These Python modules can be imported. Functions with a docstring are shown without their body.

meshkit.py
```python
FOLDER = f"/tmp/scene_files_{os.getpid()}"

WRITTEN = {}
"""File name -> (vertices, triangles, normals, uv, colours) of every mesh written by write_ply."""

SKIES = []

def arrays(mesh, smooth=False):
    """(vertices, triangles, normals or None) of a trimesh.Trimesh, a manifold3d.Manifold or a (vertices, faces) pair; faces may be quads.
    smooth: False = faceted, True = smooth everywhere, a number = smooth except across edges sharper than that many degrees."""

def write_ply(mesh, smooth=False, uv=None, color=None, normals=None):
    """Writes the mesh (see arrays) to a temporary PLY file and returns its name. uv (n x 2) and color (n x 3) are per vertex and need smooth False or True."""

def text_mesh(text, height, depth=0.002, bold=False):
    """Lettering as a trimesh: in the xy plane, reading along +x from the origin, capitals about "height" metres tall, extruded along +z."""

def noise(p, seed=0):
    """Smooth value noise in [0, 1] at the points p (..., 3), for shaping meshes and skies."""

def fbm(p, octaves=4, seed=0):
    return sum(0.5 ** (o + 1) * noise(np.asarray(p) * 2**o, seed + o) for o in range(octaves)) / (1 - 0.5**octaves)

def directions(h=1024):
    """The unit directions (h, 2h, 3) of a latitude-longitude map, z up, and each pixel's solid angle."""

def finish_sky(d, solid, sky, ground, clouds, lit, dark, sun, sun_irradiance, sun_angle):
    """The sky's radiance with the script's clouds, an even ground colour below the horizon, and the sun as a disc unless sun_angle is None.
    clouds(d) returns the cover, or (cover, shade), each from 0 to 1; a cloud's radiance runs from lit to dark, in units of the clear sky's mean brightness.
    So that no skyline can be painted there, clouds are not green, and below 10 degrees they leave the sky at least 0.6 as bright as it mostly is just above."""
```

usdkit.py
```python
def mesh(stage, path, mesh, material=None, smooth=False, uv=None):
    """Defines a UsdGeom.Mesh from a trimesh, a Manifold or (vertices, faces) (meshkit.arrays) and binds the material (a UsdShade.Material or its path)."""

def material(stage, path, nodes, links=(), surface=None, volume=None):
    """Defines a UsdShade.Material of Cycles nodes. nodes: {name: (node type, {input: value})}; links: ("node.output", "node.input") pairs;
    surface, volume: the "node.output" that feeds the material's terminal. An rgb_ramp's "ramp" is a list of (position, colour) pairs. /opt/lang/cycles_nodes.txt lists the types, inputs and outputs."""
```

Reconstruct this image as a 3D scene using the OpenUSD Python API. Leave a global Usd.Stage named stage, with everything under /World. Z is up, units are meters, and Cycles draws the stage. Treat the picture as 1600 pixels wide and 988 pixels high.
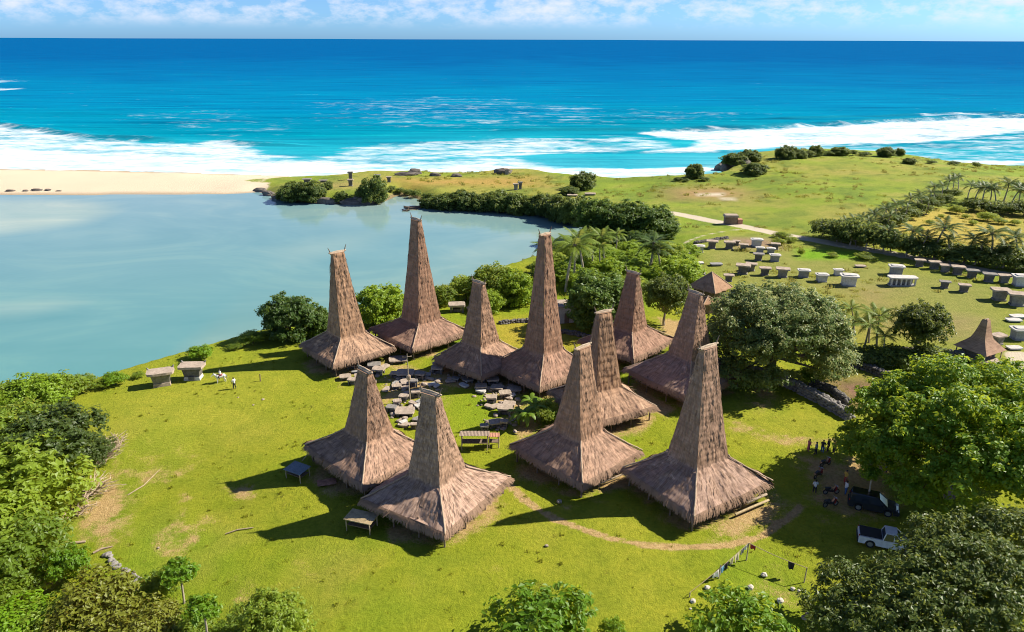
import math, numpy as np, trimesh, manifold3d, shapely, usdkit, meshkit
from shapely.geometry import Polygon, LineString
from scipy.ndimage import distance_transform_edt, map_coordinates, gaussian_filter, gaussian_filter1d
from pxr import Usd, UsdGeom, UsdLux, UsdShade, Sdf, Gf, Vt
stage = Usd.Stage.CreateInMemory()
UsdGeom.SetStageUpAxis(stage, UsdGeom.Tokens.z); UsdGeom.SetStageMetersPerUnit(stage, 1.0)
W_ = UsdGeom.Xform.Define(stage, '/World'); stage.SetDefaultPrim(W_.GetPrim())
PI = math.pi
rs = np.random.RandomState(7)

# ------------------------------------------------------------------ camera, sky, sun, exposure
FPX, PW, PH = 1150.0, 1600.0, 988.0
CAM = np.array([0.0, 0.0, 51.0])
PITCH, ROLL = math.atan((PH/2-61.0)/FPX), math.radians(0.2)
FW = np.array([0, math.cos(PITCH), -math.sin(PITCH)]); R0 = np.array([1.0, 0, 0]); U0 = np.cross(R0, FW)
RT = math.cos(ROLL)*R0+math.sin(ROLL)*U0; UP = np.cross(RT, FW)
cam = UsdGeom.Camera.Define(stage, '/World/camera')
cam.AddTransformOp().Set(Gf.Matrix4d(*RT, 0, *UP, 0, *(-FW), 0, *CAM, 1))
cam.CreateHorizontalApertureAttr(36.0); cam.CreateVerticalApertureAttr(36.0*632/1024)
cam.CreateFocalLengthAttr(36.0*FPX/PW); cam.CreateClippingRangeAttr(Gf.Vec2f(0.5, 200000))
cam.GetPrim().CreateAttribute('exposure', Sdf.ValueTypeNames.Float).Set(1.05)
SUN_AZ, SUN_EL = math.radians(76.2), math.radians(39.6)
SDIR = np.array([math.sin(SUN_AZ)*math.cos(SUN_EL), math.cos(SUN_AZ)*math.cos(SUN_EL), math.sin(SUN_EL)])
sun = UsdLux.DistantLight.Define(stage, '/World/sun')
sun.CreateIntensityAttr(1.25); sun.CreateAngleAttr(0.5); sun.CreateColorAttr(Gf.Vec3f(1.0, 0.92, 0.79))
sun.GetPrim().CreateAttribute('inputs:normalize', Sdf.ValueTypeNames.Bool).Set(True)
z_ = SDIR; x_ = np.cross([0, 0, 1.0], z_); x_ /= np.linalg.norm(x_); y_ = np.cross(z_, x_)
sun.AddTransformOp().Set(Gf.Matrix4d(*x_, 0, *y_, 0, *z_, 0, 0, 0, 100, 1))
mat = lambda name, nodes, links=(), surface='p.BSDF': usdkit.material(stage, '/World/Looks/'+name, nodes, links, surface=surface)
sky_m = mat('sky_look', {
    'tc': ('texture_coordinate', {}),
    'sky': ('sky_texture', {'sky_type': 'single_scattering', 'sun_disc': False, 'sun_elevation': SUN_EL, 'sun_rotation': SUN_AZ, 'altitude': 60.0, 'air_density': 1.0, 'aerosol_density': 0.6, 'ozone_density': 3.0}),
    'cool': ('mix_color', {'blend_type': 'multiply', 'fac': 1.0, 'use_clamp': False}), 'air': ('map_range', {'range_type': 'smoothstep', 'from_min': 0.0, 'from_max': 0.12, 'clamp': True}), 'tone': ('mix_color', {'blend_type': 'mix', 'a': (0.66, 1.27, 2.4), 'b': (0.52, 0.68, 1.02), 'use_clamp': False}),
    'map': ('mapping', {'scale': (1.0, 1.0, 2.3), 'location': (0.35, 0.0, 0.0)}),
    'n1': ('noise_texture', {'scale': 30.0, 'detail': 8.0, 'roughness': 0.62}),
    'n2': ('noise_texture', {'scale': 4.0, 'detail': 3.0, 'roughness': 0.5}),
    'a': ('math', {'math_type': 'multiply_add', 'value2': 0.55}),
    'r': ('rgb_ramp', {'ramp': [(0.0, (0, 0, 0)), (0.68, (0, 0, 0)), (0.77, (0.3, 0.3, 0.3)), (0.90, (0.66, 0.66, 0.66)), (1.0, (0.85, 0.85, 0.85))]}),
    'sep': ('separate_xyz', {}),
    'up': ('map_range', {'range_type': 'smoothstep', 'from_min': 0.008, 'from_max': 0.030, 'to_min': 0.0, 'to_max': 1.0, 'clamp': True}),
    'cov': ('math', {'math_type': 'multiply'}), 'thin': ('map_range', {'range_type': 'smoothstep', 'from_min': 0.05, 'from_max': 0.30, 'to_min': 1.0, 'to_max': 0.12, 'clamp': True}), 'cov2': ('math', {'math_type': 'multiply'}),
    'm': ('mix_color', {'blend_type': 'mix', 'b': (8.6, 9.0, 10.2), 'use_clamp': False}),
    'bg': ('background_shader', {'strength': 0.05})},
    [('sky.color', 'cool.a'), ('sep.z', 'air.value'), ('air.result', 'tone.fac'), ('tone.result', 'cool.b'), ('tc.generated', 'map.vector'), ('map.vector', 'n1.vector'), ('map.vector', 'n2.vector'),
     ('n2.fac', 'a.value1'), ('n1.fac', 'a.value3'), ('a.value', 'r.fac'), ('tc.generated', 'sep.vector'), ('sep.z', 'up.value'),
     ('r.color', 'cov.value1'), ('up.result', 'cov.value2'), ('sep.z', 'thin.value'), ('cov.value', 'cov2.value1'), ('thin.result', 'cov2.value2'), ('cov2.value', 'm.fac'), ('cool.result', 'm.a'), ('m.result', 'bg.color')], 'bg.background')
dome = UsdLux.DomeLight.Define(stage, '/World/sky'); dome.CreateIntensityAttr(1.0)
UsdShade.MaterialBindingAPI.Apply(dome.GetPrim()).Bind(sky_m)
dome.GetPrim().SetCustomDataByKey('kind', 'structure')

# ------------------------------------------------------------------ helpers
used = {}
def numbered(parent, name):
    k = (parent, name); n = used.get(k, 0); used[k] = n+1
    return f'{parent}/{name}' + (f'_{n:03d}' if n else '')
def data(p, label=None, cat=None, group=None, kind=None):
    for k, v in (('label', label), ('category', cat), ('group', group), ('kind', kind)):
        if v: p.SetCustomDataByKey(k, v)
    return p
def place(p, loc, rz=0.0, sc=None):
    x = UsdGeom.Xformable(p); x.ClearXformOpOrder()
    ops = [x.AddTranslateOp(), x.AddRotateZOp(), x.AddScaleOp()]
    sc = (1, 1, 1) if sc is None else ((sc,)*3 if np.isscalar(sc) else sc)
    ops[0].Set(Gf.Vec3d(*map(float, loc))); ops[1].Set(float(math.degrees(rz))); ops[2].Set(Gf.Vec3f(*map(float, sc)))
def thing(name, label, cat, loc=(0, 0, 0), rz=0.0, group=None, sc=None):
    p = UsdGeom.Xform.Define(stage, numbered('/World', name)).GetPrim()
    place(p, loc, rz, sc); return data(p, label, cat, group)
def part(parent, name, mesh, m, smooth=False, uv=None, label=None, kind=None):
    path = numbered(str(parent.GetPath()) if parent else '/World', name)
    return data(usdkit.mesh(stage, path, mesh, m, smooth, uv).GetPrim(), label, None, None, kind)
def solo(name, mesh, m, label, cat, loc=None, rz=0, group=None, smooth=False, sc=None, kind=None):
    p = part(None, name, mesh, m, smooth); data(p, label, cat, group, kind)
    if loc is not None: place(p, loc, rz, sc)
    return p
def dup(src, loc, rz, label, group=None, sc=None):
    name = src.GetName(); base = name[:-4] if name[-4:-3] == '_' and name[-3:].isdigit() else name
    p = UsdGeom.Xform.Define(stage, numbered('/World', base)).GetPrim() if src.GetTypeName() == 'Xform' else stage.DefinePrim(numbered('/World', base))
    p.GetReferences().AddInternalReference(src.GetPath())
    if src.GetTypeName() == 'Xform': p.SetInstanceable(True)
    was = src.GetCustomData()
    place(p, loc, rz, sc); data(p, label, was.get('category'), group or was.get('group')); return p
cat_ = trimesh.util.concatenate
def box(sx, sy, sz, c=(0, 0, 0), rz=0, taper=1.0):
    b = trimesh.creation.box((sx, sy, sz)); v = b.vertices
    if taper != 1: v[v[:, 2] > 0, :2] *= taper
    if rz: b.apply_transform(trimesh.transformations.rotation_matrix(rz, (0, 0, 1)))
    b.apply_translation(c); return b
def tube(pts, rad, n=6, cap=True):
    pts = np.asarray(pts, float); rad = np.broadcast_to(rad, len(pts)); V = []
    d = np.gradient(pts, axis=0); d /= np.linalg.norm(d, axis=1, keepdims=True)+1e-9
    ref = np.array([0, 0, 1.0]) if abs(d[0, 2]) < 0.9 else np.array([1.0, 0, 0])
    for p, t, r in zip(pts, d, rad):
        a = np.cross(t, ref); a /= np.linalg.norm(a)+1e-9; b = np.cross(t, a)
        th = np.arange(n)/n*2*PI
        V.append(p+r*(np.cos(th)[:, None]*a+np.sin(th)[:, None]*b))
    V = np.vstack(V); F = []
    for i in range(len(pts)-1):
        for j in range(n):
            a, b = i*n+j, i*n+(j+1) % n
            F += [(a, b, b+n), (a, b+n, a+n)]
    if cap:
        m = len(V); V = np.vstack([V, pts[:1], pts[-1:]]); e = (len(pts)-1)*n
        for j in range(n): F += [(m, (j+1) % n, j), (m+1, e+j, e+(j+1) % n)]
    t = trimesh.Trimesh(V, np.array(F), process=False); t.fix_normals() if len(F) < 60 else None
    return t
def rock(seed, sx=1, sy=1, sz=1, sub=2, rough=0.35, c=(0, 0, 0), rz=0.0):
    b = trimesh.creation.icosphere(subdivisions=sub); v = b.vertices
    k = 1+rough*(meshkit.fbm(v*1.4+seed*7.3, 3, seed)-0.5)*2
    v = v*k[:, None]; v = np.sign(v)*np.abs(v)**0.85; v *= (sx, sy, sz)
    if rz: v = v @ np.array([[math.cos(rz), math.sin(rz), 0], [-math.sin(rz), math.cos(rz), 0], [0, 0, 1]])
    b.vertices = v+np.array(c); return b
def slab(sx, sy, sz, seed, c=(0, 0, 0), n=4, rough=0.05):
    """a rough hewn stone plate: a subdivided box with worn edges"""
    b = trimesh.creation.box((sx, sy, sz))
    b = b.subdivide().subdivide()
    v = b.vertices.copy(); q = np.abs(v)/(np.array([sx, sy, sz])/2)
    worn = np.clip(q[:, 0]+q[:, 1]-1.72, 0, 1)*0.3
    v[:, :2] *= (1-worn)[:, None]
    v += (np.stack([meshkit.fbm(v*1.7+seed*3.1+k*9, 3, seed+k) for k in range(3)], 1)-0.5)*2*rough*np.array([1.6, 1.6, 1.0])
    b.vertices = v+np.array(c); return b

def ray_ground(px, py, z):
    d = FW+(px-PW/2)/FPX*RT-(py-PH/2)/FPX*UP
    return CAM+d*((z-CAM[2])/d[2])
def wp(px, py, z=0.0):
    return ray_ground(px, py, z)[:2]

# ------------------------------------------------------------------ the land: shore line, heights
SHORE = [(-300, -40), (-300, 60)] + [tuple(wp(x, y, z)) for x, y, z in [
    (-420, 720, 2.5), (-120, 668, 2.5), (0, 640, 2.5), (70, 622, 2.5), (130, 602, 2.5), (200, 582, 2.5), (300, 553, 2.5), (390, 527, 2.5), (470, 512, 2.0), (560, 484, 2), (640, 468, 2), (690, 452, 2),
    (750, 430, 2), (820, 412, 1), (880, 385, 0.3), (913, 362, 0), (915, 352, 0), (880, 345, 0), (850, 336, 0), (780, 328, 0), (715, 325, 0), (665, 318, 0), (650, 308, 0), (622, 304, 0), (606, 312, 0), (590, 318, 0),
    (540, 319, 0), (490, 317, 0), (445, 313, 0), (418, 305, 0), (404, 297, 0), (396, 301, 0), (350, 304, 0), (200, 305, 0), (0, 306, 0), (-350, 304, 0), (-600, 303, 0), (-600, 262, 0), (0, 264, 0), (150, 266, 0), (300, 270, 0), (400, 273, 0), (470, 277, 0),
    (520, 279, 0), (560, 276, 0), (580, 274, 0), (620, 275, 0), (645, 271, 0), (690, 276, 0), (730, 276, 0), (785, 270, 0), (840, 272, 0), (870, 279, 0), (915, 284, 0), (960, 282, 1.5), (1010, 279, 2.5), (1070, 274, 4), (1110, 270, 5), (1122, 264, 5),
    (1134, 250, 4.5), (1160, 245, 4.5), (1200, 241, 4.5), (1280, 238, 4.5), (1400, 242, 4.5), (1470, 250, 4.5), (1530, 256, 4), (1600, 259, 4), (1760, 258, 4), (2050, 255, 4)]] + [(560, 200), (560, -40)]
LAND = Polygon(SHORE).buffer(0)
GX0, GY0, GS = -330.0, -40.0, 1.5
NX, NY = int((560-GX0)/GS)+1, int((430-GY0)/GS)+1
ggx, ggy = GX0+GS*np.arange(NX), GY0+GS*np.arange(NY)
MX, MY = np.meshgrid(ggx, ggy)
inside = shapely.contains_xy(LAND, MX.ravel(), MY.ravel()).reshape(MX.shape)
SD = (distance_transform_edt(inside)-distance_transform_edt(~inside))*GS
SD = gaussian_filter(SD, 0.8)
CTRL = [(500, 700, 6), (1000, 800, 6), (700, 550, 6), (200, 650, 6), (400, 560, 6), (1000, 520, 6.2), (1250, 620, 6.4), (1300, 450, 6.5), (1500, 520, 7), (1550, 430, 7), (1150, 390, 6), (1050, 330, 4.5), (950, 300, 3.2), (700, 285, 2.6),
        (560, 290, 3), (480, 290, 2.2), (620, 278, 2.8), (1100, 300, 5), (1300, 300, 6.6), (1240, 250, 7.6), (1500, 280, 7.0), (1600, 262, 5), (1160, 255, 6.8), (1320, 248, 7.4), (1400, 350, 7), (100, 290, 1.2), (300, 288, 1.2), (0, 280, 1.2), (-400, 280, 1.2), (420, 285, 1.4),
        (-100, 780, 4.6), (0, 830, 3.6), (80, 930, 2.6), (200, 1000, 3), (170, 850, 5.2), (330, 985, 5.0), (600, 980, 6), (1200, 980, 6), (1500, 900, 6.5), (1600, 700, 7), (800, 460, 5.2), (900, 420, 5.2), (960, 380, 3.5), (790, 320, 1.8), (900, 320, 3)]
cp = np.array([tuple(wp(x, y, z))+(z,) for x, y, z in CTRL])
num = np.zeros_like(MX); den = np.zeros_like(MX)
for cx, cy, cz in cp:
    w = 1.0/((MX-cx)**2+(MY-cy)**2+60.0)**1.7
    num += w*cz; den += w
BASE = num/den
BASE += (meshkit.fbm(np.stack([MX/26, MY/26, MX*0], -1), 3, 3)-0.5)*0.9*np.clip((MY-130)/60, 0.12, 1)
beach_w = np.where((BASE < 1.6), 22.0, 7.0); beach_w = gaussian_filter(beach_w, 4)
s = np.clip(SD/beach_w, 0, 1); s = s*s*(3-2*s)
HT = np.where(SD > 0, 0.05+(BASE-0.05)*s, np.maximum(-2.5, SD*0.12))
HT = np.where((SD > -3) & (SD < 3), gaussian_filter(HT, 0.7), HT)
def bil(A, x, y):
    return map_coordinates(A, [(np.asarray(y, float)-GY0)/GS, (np.asarray(x, float)-GX0)/GS], order=1, mode='nearest')
def gz(x, y): return float(bil(HT, [x], [y])[0])
def at(px, py):
    """the point of the ground that the photograph shows at a pixel"""
    d = FW+(px-PW/2)/FPX*RT-(py-PH/2)/FPX*UP
    t = np.linspace(30, 700, 4000); P = CAM+t[:, None]*d
    below = P[:, 2] < bil(HT, P[:, 0], P[:, 1])
    i = np.argmax(below) if below.any() else len(t)-1
    p = P[i].copy(); p[2] = gz(p[0], p[1]); return p

# rectilinear ground sheet, fine in the village
def axis(lo, hi, a, b, fine, coarse):
    return np.unique(np.concatenate([np.arange(lo, a, coarse), np.arange(a, b, fine), np.arange(b, hi+1e-6, coarse)]))
AX, AY = axis(-328, 558, -75, 75, 0.6, 2.0), axis(-38, 428, 42, 135, 0.6, 2.0)
TX, TY = np.meshgrid(AX, AY); PT = np.stack([TX.ravel(), TY.ravel()], 1)
TZ = bil(HT, PT[:, 0], PT[:, 1])
TZ += (meshkit.fbm(np.stack([PT[:, 0]/3.1, PT[:, 1]/3.1, 0*TZ], -1), 3, 5)-0.5)*0.16*np.clip(TZ/2, 0, 1)
tsd = bil(SD, PT[:, 0], PT[:, 1])
def region(outline, soft=3.0):
    """0..1 inside a patch of ground outlined on the photograph's ground, with a soft rim (soft in metres)"""
    pg = Polygon([tuple(at(*p)[:2]) for p in outline]).buffer(0)
    m = np.zeros(len(PT)); x0, y0, x1, y1 = pg.buffer(soft).bounds
    k = np.nonzero((PT[:, 0] > x0) & (PT[:, 0] < x1) & (PT[:, 1] > y0) & (PT[:, 1] < y1))[0]
    pts = shapely.points(PT[k]); d = shapely.distance(pg.boundary, pts); ins = shapely.contains(pg, pts)
    m[k] = np.clip(0.5+np.where(ins, d, -d)/(2*soft), 0, 1); return m
def track(line, width, soft=0.7):
    ls = LineString([tuple(at(*p)[:2]) for p in line]); m = np.zeros(len(PT)); x0, y0, x1, y1 = ls.buffer(width+soft*2).bounds
    k = np.nonzero((PT[:, 0] > x0) & (PT[:, 0] < x1) & (PT[:, 1] > y0) & (PT[:, 1] < y1))[0]
    d = shapely.distance(ls, shapely.points(PT[k])); m[k] = np.clip(0.5+(width/2-d)/(2*soft), 0, 1); return m
tint = np.tile(np.array([0.205, 0.240, 0.012]), (len(PT), 1))
def paint(m, col, k=1.0):
    global tint
    tint = tint*(1-m[:, None]*k)+np.array(col)*m[:, None]*k
fb = lambda sc, seed: meshkit.fbm(np.stack([PT[:, 0]/sc, PT[:, 1]/sc, 0*TZ], -1), 4, seed)
n_big, n_mid = fb(38, 11), fb(11, 12)
paint(np.clip((n_mid-0.5)*4, 0, 1), (0.275, 0.275, 0.022), 0.7)
paint(np.clip((0.47-n_mid)*5, 0, 1), (0.145, 0.235, 0.010), 0.7)
paint(np.clip((PT[:, 1]-150)/40, 0, 1), (0.195, 0.26, 0.028))
paint(np.clip((PT[:, 1]-150)/40, 0, 1)*np.clip((n_big-0.46)*5, 0, 1), (0.25, 0.265, 0.045), 0.7)
far_ = np.clip((PT[:, 1]-150)/40, 0, 1); st_ = meshkit.fbm(np.stack([PT[:, 0]/13, PT[:, 1]/8, 0*TZ], -1), 4, 31)
paint(far_*np.clip((n_big-0.5)*6, 0, 1), (0.27, 0.25, 0.055), 0.5); paint(far_*np.clip((st_-0.52)*6, 0, 1), (0.12, 0.18, 0.028), 0.6); paint(far_*np.clip((0.46-st_)*6, 0, 1), (0.29, 0.255, 0.065), 0.55); paint(far_*np.clip((fb(3.5, 33)-0.6)*8, 0, 1), (0.085, 0.13, 0.022), 0.6)
paint(region([(1050, 400), (1140, 372), (1330, 400), (1600, 450), (1600, 560), (1480, 560), (1390, 470), (1150, 460)], 8), (0.215, 0.225, 0.050))
paint(region([(1345, 370), (1440, 325), (1540, 330), (1600, 340), (1600, 400), (1450, 392)], 5), (0.37, 0.30, 0.06))
paint(region([(1245, 388), (1340, 393), (1372, 405), (1250, 406)], 2), (0.15, 0.29, 0.012))
paint(region([(1145, 372), (1205, 374), (1225, 388), (1150, 388)], 3), (0.26, 0.18, 0.11))
paint(region([(600, 280), (830, 275), (850, 290), (640, 298)], 6), (0.34, 0.235, 0.06))
paint(region([(440, 290), (560, 282), (600, 300), (450, 305)], 6), (0.30, 0.25, 0.08), 0.8)
paint(region([(1040, 296), (1140, 292), (1180, 303), (1150, 314), (1050, 312)], 7), (0.31, 0.20, 0.09), 0.9)
paint(region([(1090, 303), (1130, 302), (1128, 306), (1092, 306)], 1.5), (0.55, 0.49, 0.36))
paint(region([(1125, 309), (1146, 310), (1148, 313), (1130, 312)], 1.5), (0.55, 0.49, 0.36))
paint(region([(1275, 590), (1400, 590), (1400, 640), (1330, 640)], 3), (0.19, 0.115, 0.07))
paint(region([(1320, 450), (1390, 450), (1440, 520), (1350, 530)], 6), (0.27, 0.20, 0.09), 0.7)
paint(region([(1430, 490), (1530, 500), (1500, 525), (1440, 520)], 4), (0.28, 0.20, 0.10), 0.7)
paint(region([(950, 400), (1060, 370), (1090, 430), (1000, 470), (900, 460)], 6), (0.12, 0.19, 0.015), 0.9)
paint(region([(60, 650), (200, 590), (470, 530), (480, 640), (300, 760), (150, 700)], 9), (0.255, 0.265, 0.024), 0.8)
paint(region([(770, 500), (910, 500), (900, 560), (760, 540)], 4), (0.33, 0.265, 0.03), 0.9)
paint(region([(300, 880), (700, 880), (1060, 880), (1060, 988), (300, 1000)], 9), (0.215, 0.245, 0.018), 0.6)
paint(region([(690, 620), (760, 615), (800, 660), (700, 680)], 3), (0.18, 0.26, 0.010), 0.6)
paint(region([(1150, 620), (1330, 660), (1300, 700), (1150, 660)], 4), (0.265, 0.265, 0.026), 0.7)
dirt = np.zeros(len(PT))
for out, soft, k in [([(105, 790), (180, 715), (225, 770), (205, 850), (150, 880), (110, 850)], 3.5, 0.62), ([(150, 690), (225, 690), (235, 760), (160, 780)], 5, 0.4), ([(350, 762), (400, 755), (408, 785), (362, 790)], 1.6, 0.62),
                     ([(290, 800), (345, 800), (350, 830), (300, 832)], 2.5, 0.45), ([(265, 845), (330, 848), (320, 868), (262, 868)], 2.5, 0.48), ([(340, 880), (400, 900), (420, 960), (350, 950)], 4, 0.5),
                     ([(1140, 648), (1210, 672), (1310, 685), (1310, 712), (1200, 695), (1130, 680)], 3, 0.56), ([(1110, 800), (1215, 765), (1260, 790), (1180, 850), (1090, 858)], 2.2, 0.60), ([(930, 740), (985, 735), (1000, 765), (930, 775)], 1.6, 0.7),
                     ([(870, 790), (935, 770), (960, 785), (880, 805)], 1.6, 0.5), ([(790, 660), (850, 640), (860, 668), (810, 700)], 1.6, 0.62), ([(980, 590), (1060, 640), (1045, 655), (990, 625)], 1.5, 0.8),
                     ([(1165, 590), (1250, 620), (1200, 650), (1140, 640)], 3, 0.5), ([(520, 560), (560, 585), (540, 640), (500, 600)], 2, 0.35), ([(700, 575), (850, 625), (800, 680), (745, 625)], 3, 0.56), ([(590, 555), (760, 580), (700, 650), (560, 640)], 4, 0.5),
                     ([(1020, 495), (1085, 500), (1080, 530), (1030, 525)], 2, 0.7), ([(480, 735), (560, 740), (550, 775), (490, 765)], 2, 0.45), ([(1200, 855), (1320, 880), (1320, 988), (1060, 988), (1080, 930)], 4, 0.33), ([(1220, 700), (1420, 700), (1420, 830), (1260, 820)], 4, 0.58),
                     ([(0, 870), (90, 870), (120, 900), (60, 960), (0, 960)], 3, 0.7), ([(520, 920), (800, 950), (800, 1000), (500, 1000)], 6, 0.3)]:
    dirt = np.maximum(dirt, region(out, soft)*(k+0.1))
for ln, w, k in [([(792, 755), (812, 775), (835, 793), (868, 812), (905, 826), (950, 841), (1010, 853), (1080, 857), (1140, 852), (1190, 838), (1225, 815), (1250, 795)], 0.95, 1.0), ([(1140, 660), (1180, 672), (1240, 684), (1320, 690)], 1.0, 0.66)]:
    dirt = np.maximum(dirt, track(ln, w, 0.5)*k)
worn = np.maximum(region([(120, 690), (330, 700), (420, 800), (470, 988), (200, 960), (140, 860)], 10), region([(380, 850), (1080, 900), (1330, 870), (1330, 988), (380, 1000)], 12)*0.8)
dirt = np.maximum(dirt, worn*np.clip((fb(5.5, 21)-0.46)*4.0, 0, 0.62)); paint(worn*np.clip((fb(8, 23)-0.45)*4, 0, 1), (0.36, 0.28, 0.06), 0.55); paint(worn*np.clip((0.5-fb(4, 24))*4, 0, 1), (0.17, 0.21, 0.02), 0.55)
for hc in [(-24.57, 101.43), (-14.6, 107.8), (-4.39, 97.57), (3.9, 94.5), (17.5, 103.6), (11.5, 84.2), (23.6, 91.9), (7.2, 72.2), (19.5, 66.7), (-15.94, 72.17), (-7.6, 64.73)]:
    dd_ = np.hypot(PT[:, 0]-hc[0], PT[:, 1]-hc[1]); dirt = np.maximum(dirt, np.clip((9.0-dd_)/3.0, 0, 1)*np.clip(0.22+0.75*fb(3.5, 41), 0, 0.62))
road = np.zeros(len(PT))
for ln, w, k in [([(1050, 333), (1095, 342), (1140, 350), (1175, 357), (1215, 366), (1270, 375), (1330, 386), (1390, 396), (1440, 405), (1500, 416), (1600, 434), (1700, 452)], 4.0, 1.0), ([(1062, 388), (1075, 377), (1100, 368), (1135, 361), (1165, 358)], 1.4, 0.8), ([(1600, 560), (1640, 600)], 5, 1)]:
    road = np.maximum(road, track(ln, w, 1.2)*k)
sand = np.zeros(len(PT))
sand = np.maximum(sand, np.clip((1.75-TZ)/0.3, 0, 1)*np.clip((PT[:, 1]-225)/12, 0, 1)*np.clip((-84-PT[:, 0])/8, 0, 1))
sand = np.maximum(sand, np.clip((0.9-TZ)/0.5, 0, 1)*np.clip((PT[:, 1]-262)/8, 0, 1)*np.clip((100-PT[:, 0])/30, 0, 1))
mud = np.clip((0.9-TZ)/0.5, 0, 1)*(1-sand)
paint(mud, (0.20, 0.15, 0.09), 0.9)
wet = np.clip((0.28-TZ)/0.22, 0, 1)*sand
TF = np.arange(len(PT)).reshape(TX.shape)
quad = np.stack([TF[:-1, :-1], TF[:-1, 1:], TF[1:, 1:], TF[1:, :-1]], -1).reshape(-1, 4)
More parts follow.
